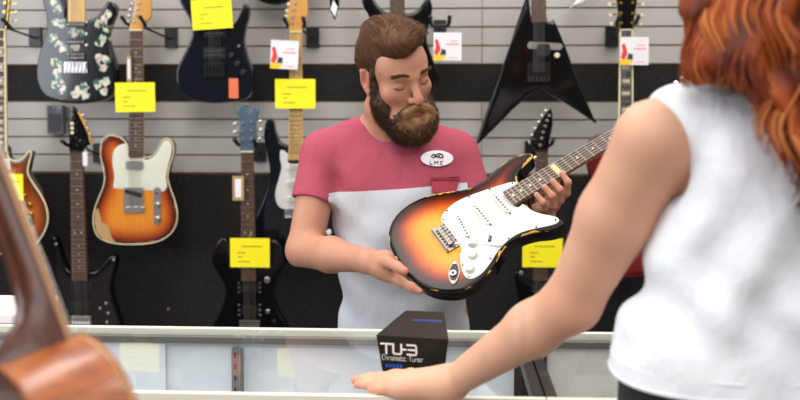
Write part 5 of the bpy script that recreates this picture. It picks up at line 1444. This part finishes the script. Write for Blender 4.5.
wbody = [loft([(z, a, b_, rx - (.018 if z < 1.24 else 0), ry - (.018 if z < 1.24 else 0)) for z, a, b_, rx, ry in ws], .03, off=-.012), loft([(.86, wcx, WY_, .155, .115), (1.0, wcx, WY_, .16, .12), (1.06, wcx, WY_, .15, .115)], off=-.01),
         rc(A(725, 112, 1.19), wS, .042, .050, .04), rc(A(800, 112, 1.19), wSr, .042, .050, .04),
         rc(neckb, neckt, .052, .048, .03), ell(HW, (.072, .092, .112), k=.03), ell(HW + [0, .05, -.05], (.05, .055, .07), k=.03),
         rc(wS, along(wS, wE, .45), .0545, .0530, .02), rc(along(wS, wE, .45), wE, .0530, .0415, .02),
         rc(wE, along(wE, wWr, .30), .0415, .0410, .02), rc(along(wE, wWr, .30), wWr, .0410, .0255, .02),
         rc(wSr, wEr, .052, .044, .02), rc(wEr, wWrr, .044, .026, .02), rc(wWrr, wWrr + [-.03, .07, -.02], .026, .03, .02),
         rc(HW + [0, .09, -.01], HW + [0, .122, -.045], .01, .013, .015), ell(HW + [-.074, 0, -.01], (.01, .02, .03), k=.01), ell(HW + [.074, 0, -.01], (.01, .02, .03), k=.01)]
for s in (-1, 1):
    wbody += [rc((wcx + s * .08, WY_, .84), (wcx + s * .085, WY_, .48), .082, .055, .03), rc((wcx + s * .085, WY_, .48), (wcx + s * .09, WY_ - .02, .09), .053, .037, .02), rc((wcx + s * .09, WY_ - .03, .05), (wcx + s * .1, WY_ + .12, .032), .036, .028, .02)]
def cz(px, py, z): return v3(at_z(px, py, z))
mc = [cz(397, 379, .968), cz(394, 382, .968), cz(396, 386, .967), cz(402, 390, .964)]
fg = [(mc[0], cz(381, 377.5, .966), cz(370, 377.5, .962), cz(362, 378, .959), .0098), (mc[1], cz(377, 380, .967), cz(364, 380, .962), cz(355, 380.5, .959), .0100),
      (mc[2], cz(379, 384, .965), cz(367, 384.5, .961), cz(357.5, 385, .958), .0094), (mc[3], cz(388, 389, .962), cz(379, 389.5, .959), cz(371, 390, .957), .0084)]
whand = []
for a, b_, c, d, r in fg: whand += finger([a, b_, c, d], [r * 1.2, r * 1.03, r * .95, r * .78], .006)
for q in mc: whand.append(rc(wWr + [-.012, .0, -.004], q, .021, .0125, .022))
whand.append(rc(wWr, cz(420, 384.5, .971), .0245, .019, .02))
whand += finger([wWr + [-.01, .015, -.006], cz(424, 378, .970), cz(411, 375, .966), cz(402, 374, .962)], [.016, .013, .011, .009], .01)
whand.append(plane((0, 0, ZT + .0012), (0, 0, -1), .004))
wall_ = wbody + whand
woman = thing('person', (wcx, WY_, 0), 'red-haired woman in a white sleeveless top, seen from behind, leaning on the counter', 'person')
noh = wbody
hx = float(wWr[0]) + .012
zc_ = float(wE[2]) - .06
ch = [sdf_mesh(wbody, (wcx - .24, WY_ - .2, 0), (wcx + .24, WY_ + .2, 1.0), .012),
      sdf_mesh(wbody, (float(wE[0]) - .08, WY_ - .16, .9885), (float(wSr[0]) + .16, 1.56, 1.83), .0058),
      sdf_mesh(wall_, (float(mc[0][0]) - .11, 1.28, ZT - .002), (float(wWr[0]) + .05, 1.66, 1.10), .0026)]
# forearm piece between the hand block and the elbow block
ch.append(sdf_mesh(wall_, (float(wWr[0]) + .044, 1.20, .955), (float(wE[0]) - .074, 1.66, 1.30), .0045))
V, Fq = join_chunks(ch)
wb = link_mesh('body', V, Fq, SKW, woman, smooth=True)
fl = np.zeros(len(V))
for a, b_, c, d, r in fg:
    for q, am in ((d, .55), (b_, .28), (a, .22)): fl = np.maximum(fl, am * np.clip(1.3 - np.linalg.norm(V - q, axis=1) / .016, 0, 1))
fl = np.maximum(fl, .25 * np.clip(1.2 - np.linalg.norm(V - wE, axis=1) / .07, 0, 1))
attr(wb, 'flush', fl)
# sleeveless top
M['white_cotton'] = mat('white_cotton', (226, 229, 237), .92, spec=.15, c2=(233, 235, 241), scale=12, bump=.007, bscale=24, stretch=(1, .8, .7))
wt = [loft(ws, .03, off=.003), rc(A(722, 116, 1.19), A(678, 122, 1.185), .050, .050, .04), rc(A(800, 112, 1.19), A(852, 120, 1.18), .050, .050, .04)]
wt += [rc(wS + [-.03, -.0, .01], wS + [-.012, .0, -.045], .056, .060, .006, 's'), rc(wSr + [.03, 0, .01], wSr + [.012, .0, -.05], .058, .062, .006, 's'),
       rc(neckb + [0, 0, .01], neckt, .060, .06, .006, 's'), plane((0, 0, at_y(640, 373, WY_).z), (0, 0, -1))]
def wwr(X, Y, Z):
    w = .0070 * np.sin(46 * (Z + .45 * X) + 4 * np.sin(11 * X + 2)) * np.exp(-((Z - 1.20) / .055) ** 2)
    w = w + .0065 * np.sin(42 * (X * .55 - Z * .8) + 3 * np.sin(16 * X)) * np.exp(-((Z - 1.27) / .10) ** 2)
    return w + .0035 * np.sin(60 * (X * .8 + Z * .6)) * np.exp(-((Z - 1.40) / .06) ** 2)
V, Fq = sdf_mesh(wt, (wcx - .26, WY_ - .19, at_y(640, 373, WY_).z - .02), (wcx + .26, WY_ + .19, 1.56), .0042, wwr)
wtop = link_mesh('sleeveless_top', V, Fq, M['white_cotton'], woman, smooth=True)
def ring_at(secs_, z, off, w, name, m, parent, a0=0, a1=2 * PI, r=.0016, zf=None):
    S = np.array(sorted(secs_), float); b = MB(); pts = []
    for a in np.linspace(a0, a1, 70):
        zq = z + (zf(a) if zf else 0)
        cx, cy, rx, ry = (np.interp(zq, S[:, 0], S[:, c]) for c in (1, 2, 3, 4)); e = 2 / 2.4
        ca, sa = math.cos(a), math.sin(a)
        pts.append((cx + (rx + off) * math.copysign(abs(ca) ** e, ca), cy + (ry + off) * math.copysign(abs(sa) ** e, sa), zq))
    b.tube(pts, r, 0, 6); return b.build(name, m, parent)
zh = at_y(640, 373, WY_).z
ring_at(ws, zh + .004, .0015, 0, 'hem', M['white_cotton'], wtop, r=.0034)
ring_at(ws, zh + .026, .0025, 0, 'hem_stitching', M['white_card'], wtop, r=.0012)
# trousers
WT = [loft(ws, off=-.022), loft([(.84, wcx, WY_, .155, .12), (1.0, wcx, WY_, .164, .122), (1.06, wcx, WY_, .158, .108), (1.16, wcx, WY_, .150, .10)], off=.0)]
for s in (-1, 1): WT += [rc((wcx + s * .08, WY_, .84), (wcx + s * .085, WY_, .48), .09, .066, .03), rc((wcx + s * .085, WY_, .48), (wcx + s * .09, WY_ - .02, .10), .066, .05, .02)]
WT += [plane((0, 0, .055), (0, 0, -1)), plane((0, 0, 1.125), (0, 0, 1))]
a, b_ = sdf_mesh(WT, (wcx - .26, WY_ - .2, .03), (wcx + .26, WY_ + .2, 1.18), .008); link_mesh('trousers', a, b_, M['trousers_black'], woman, smooth=True)
for s in (-1, 1):
    q = [rc((wcx + s * .09, WY_ - .04, .05), (wcx + s * .1, WY_ + .13, .04), .045, .038, .02), plane((0, 0, .001), (0, 0, -1)), plane((0, 0, .09), (0, 0, 1))]
    a, b_ = sdf_mesh(q, (wcx + s * .095 - .08, WY_ - .12, -.02), (wcx + s * .095 + .08, WY_ + .2, .12), .005); link_mesh('shoe', a, b_, M['shoe'], woman, smooth=True)
# hair
REDM = hair_mat('auburn_hair', [(0, (74, 28, 14)), (.35, (130, 56, 26)), (.7, (178, 88, 40)), (1, (218, 138, 78))])
hv = [ell(HW + [0.01, -.01, .01], (.092, .108, .128), k=.03), rc(A(712, -10, 1.13), A(700, 62, 1.09), .036, .022, .03), rc(A(748, 0, 1.10), A(742, 62, 1.07), .046, .028, .03),
      rc(A(774, 0, 1.09), A(784, 90, 1.05), .048, .026, .03), rc(A(804, 0, 1.09), A(812, 130, 1.05), .052, .034, .03), rc(A(825, 0, 1.12), A(832, 160, 1.08), .052, .045, .03),
      rc(A(785, 95, 1.06), A(797, 150, 1.05), .024, .012, .03)]
HV, HF = sdf_mesh(hv, (float(HW[0]) - .2, .93, 1.28), (float(HW[0]) + .22, 1.36, 1.86), .006,
                  lambda X, Y, Z: .007 * np.sin(X * 95 + 2.2 * np.sin(Z * 34) + 2 * np.sin(Y * 40)) )
wh = link_mesh('hair', HV, HF, REDM, woman, smooth=True)
attr(wh, 'shade', np.clip(.30 + .25 * np.sin(HV[:, 0] * 95 + 2.2 * np.sin(HV[:, 2] * 34)), 0, 1))
HN = vnormals(HV, HF)
if ((HV - HV.mean(0)) * HN).sum() < 0: HN = -HN
P0, N0, ids = pick(HV, HN, 3000)
cl = np.floor(P0[:, 0] * 42 + .8 * np.sin(P0[:, 1] * 30)) ; phz = np.sin(cl * 12.9898) * 43758.5; phz = (phz - np.floor(phz)) * 6.28
def wavy(P, t, s):
    out = N0.copy(); out[:, 2] = 0
    z = P[:, 2]
    d = np.zeros_like(P); d[:, 2] = -1
    d[:, 0] = .50 * np.sin(z * 44 + phz) + .10 * np.sin(z * 90 + phz * 2) + .5 * (1 - edge_l); d[:, 1] = .35 * np.cos(z * 44 + phz)
    return d + out * (.04 if t > .3 else .20) + RNG.normal(0, .04, P.shape)
# each lock ends on the cut line of the hair: short over the left shoulder, long down the back
cam_ = np.array(CR.transposed()); cc = (P0 - np.array(EYE)) @ cam_.T; pxs = 400 + F * cc[:, 0] / -cc[:, 2]; dd_ = -cc[:, 2]
zlim = EYE.z - (np.interp(pxs, [670, 740, 765, 785, 800, 850], [82, 86, 108, 170, 200, 230]) - 90) * dd_ / F
room = np.maximum(P0[:, 2] - zlim, .006)
ln = np.minimum(RNG.uniform(.07, .14, len(P0)), room * 1.15)
edge_l = np.clip((pxs - 676) / 30, .0, 1)
strands('hair_locks', P0 - N0 * .002, wavy, ln, 12, .0020, REDM, wh, np.clip(.5 + .32 * np.sin(phz * 3) + RNG.normal(0, .12, len(P0)), 0, 1))

# ================================================================ THE ACOUSTIC GUITAR IN THE FOREGROUND
q1 = Vector((-.45, .22, .90)).normalized(); q3 = Vector((.68, .70, .12)); q3 = (q3 - q1 * q3.dot(q1)).normalized(); q2 = q3.cross(q1)
if q2.y > 0: q2 = -q2
Q0 = at(61, 350, .93)
def QL(u, v, n=0.0): return Q0 + q1 * u + q2 * v + q3 * n
ag = thing('acoustic_guitar', QL(-.49, 0, -.05), 'glossy brown acoustic guitar in the blurred foreground, back of its neck showing', 'guitar')
half = [(0, 0), (.002, .05), (-.012, .095), (-.045, .130), (-.095, .143), (-.145, .135), (-.195, .122), (-.245, .128), (-.31, .165), (-.375, .190), (-.43, .178), (-.47, .125), (-.488, .06), (-.49, 0)]
PO = catmull(half + [(u, -v) for u, v in half[-2:0:-1]], 6)
slab('back', PO, QL, -.084, -.088, .0015, M['back_wood'], ag, .05, smooth=50)
slab('sides', offset_poly(PO if poly_area(PO) > 0 else PO[::-1], .001), QL, -.002, -.0845, .001, M['rim_wood'], ag, .05, smooth=50)
slab('soundboard', PO, QL, .0, -.003, .001, M['spruce'], ag, .05, smooth=50)
b = MB(); P3 = [QL(u, v, .0) for u, v in PO]; b.tube(P3 + [P3[0]], .0022, 0, 6); P3 = [QL(u, v, -.086) for u, v in PO]; b.tube(P3 + [P3[0]], .0022, 0, 6); b.build('binding', M['rim_wood'], ag)
b = MB(); rings = []
def nkring(u, w, d, n0=-.0):
    return [QL(u, w * math.cos(a), n0 - d * math.sin(a) ** .9 if 0 < a < PI - 1e-6 else n0) for a in np.linspace(0, PI, 15)]
for u, w, d in ((-.001, .026, .084), (.006, .026, .080), (.016, .0255, .078), (.028, .0255, .058), (.042, .0255, .038), (.060, .0255, .028), (.09, .025, .0235), (.2, .0235, .0215), (.37, .0218, .020)): rings.append(nkring(u, w, d))
vs = [p for r in rings for p in r]; fs = []
for i in range(len(rings) - 1):
    for k in range(14): fs.append((i * 15 + k, i * 15 + k + 1, (i + 1) * 15 + k + 1, (i + 1) * 15 + k))
    fs.append((i * 15 + 14, i * 15, (i + 1) * 15, (i + 1) * 15 + 14))
fs += [tuple(range(15)), tuple(range((len(rings) - 1) * 15 + 14, (len(rings) - 1) * 15 - 1, -1))]
b.add(vs, fs); b.build('neck', M['spruce_dark'], ag, smooth=60)
b = MB(); b.prism([(-.09, -.0265), (.37, -.0222), (.37, .0222), (-.09, .0265)], QL, .0005, .0075, 0)
for k in range(1, 19):
    u = .372 - .645 * (1 - 2 ** (-k / 12)); b.prism([(u - .001, -.024), (u + .001, -.024), (u + .001, .024), (u - .001, .024)], QL, .0075, .0087, 1)
b.build('fretboard', [mat('fretboard_edge_wood', (150, 108, 72), .45), M['fret']], ag)
hd, _ = slab('headstock', [(.37, -.022), (.385, -.033), (.56, -.038), (.575, 0), (.56, .038), (.385, .033), (.37, .022)], QL, .002, -.014, .002, M['spruce_dark'], ag, .05)
for k in range(3):
    for s in (-1, 1):
        b = MB(); u = .41 + k * .05; b.tube([QL(u, s * .02, .002), QL(u, s * .02, .014)], .004, 0, 10); b.tube([QL(u, s * .02, -.016), QL(u, s * .056, -.016)], .003, 0, 8); b.tube([QL(u, s * .052, -.016), QL(u, s * .073, -.016)], [.006, .009], 0, 10)
        b.build('tuning_peg', M['chrome'], ag)
b = MB(); b.prism([(-.32, -.07), (-.345, -.07), (-.345, .07), (-.32, .07)], QL, .0, .009); b.build('bridge', M['rosewood'], ag)
b = MB(); b.tube([QL(-.15, 0, .0002), QL(-.15, 0, .0012)], .05, 0, 30); b.build('soundhole', M['black_soft'], ag)
for k in range(6):
    MB().tube([QL(-.332, (k - 2.5) * .0108, .010), QL(.37, (k - 2.5) * .0072, .0105)], .0006, 0, 4).build('string', M['steel'], ag)
# floor stand carrying it, below the frame
fo = QL(-.49, 0, -.05)
sd = thing('guitar_stand', (fo.x, fo.y, 0), 'black stand below the acoustic guitar, outside the picture', 'stand')
b = MB(); b.tube([(fo.x + .02, fo.y, .02), (fo.x + .01, fo.y, fo.z - .05)], .014, 0, 12); b.build('post', M['black_plastic'], sd)
b = MB(); b.tube([(fo.x + .01, fo.y, fo.z - .05), QL(-.45, -.16, -.05), ], .009, 0, 8); b.tube([(fo.x + .01, fo.y, fo.z - .05), QL(-.46, .145, -.05)], .009, 0, 8); b.build('cradle', M['black_plastic'], sd)
for a in (90, 210, 330):
    MB().tube([(fo.x + .02, fo.y, .12), (fo.x + .02 + .25 * math.cos(math.radians(a)), fo.y + .25 * math.sin(math.radians(a)), .012)], .010, 0, 8).build('leg', M['black_plastic'], sd)
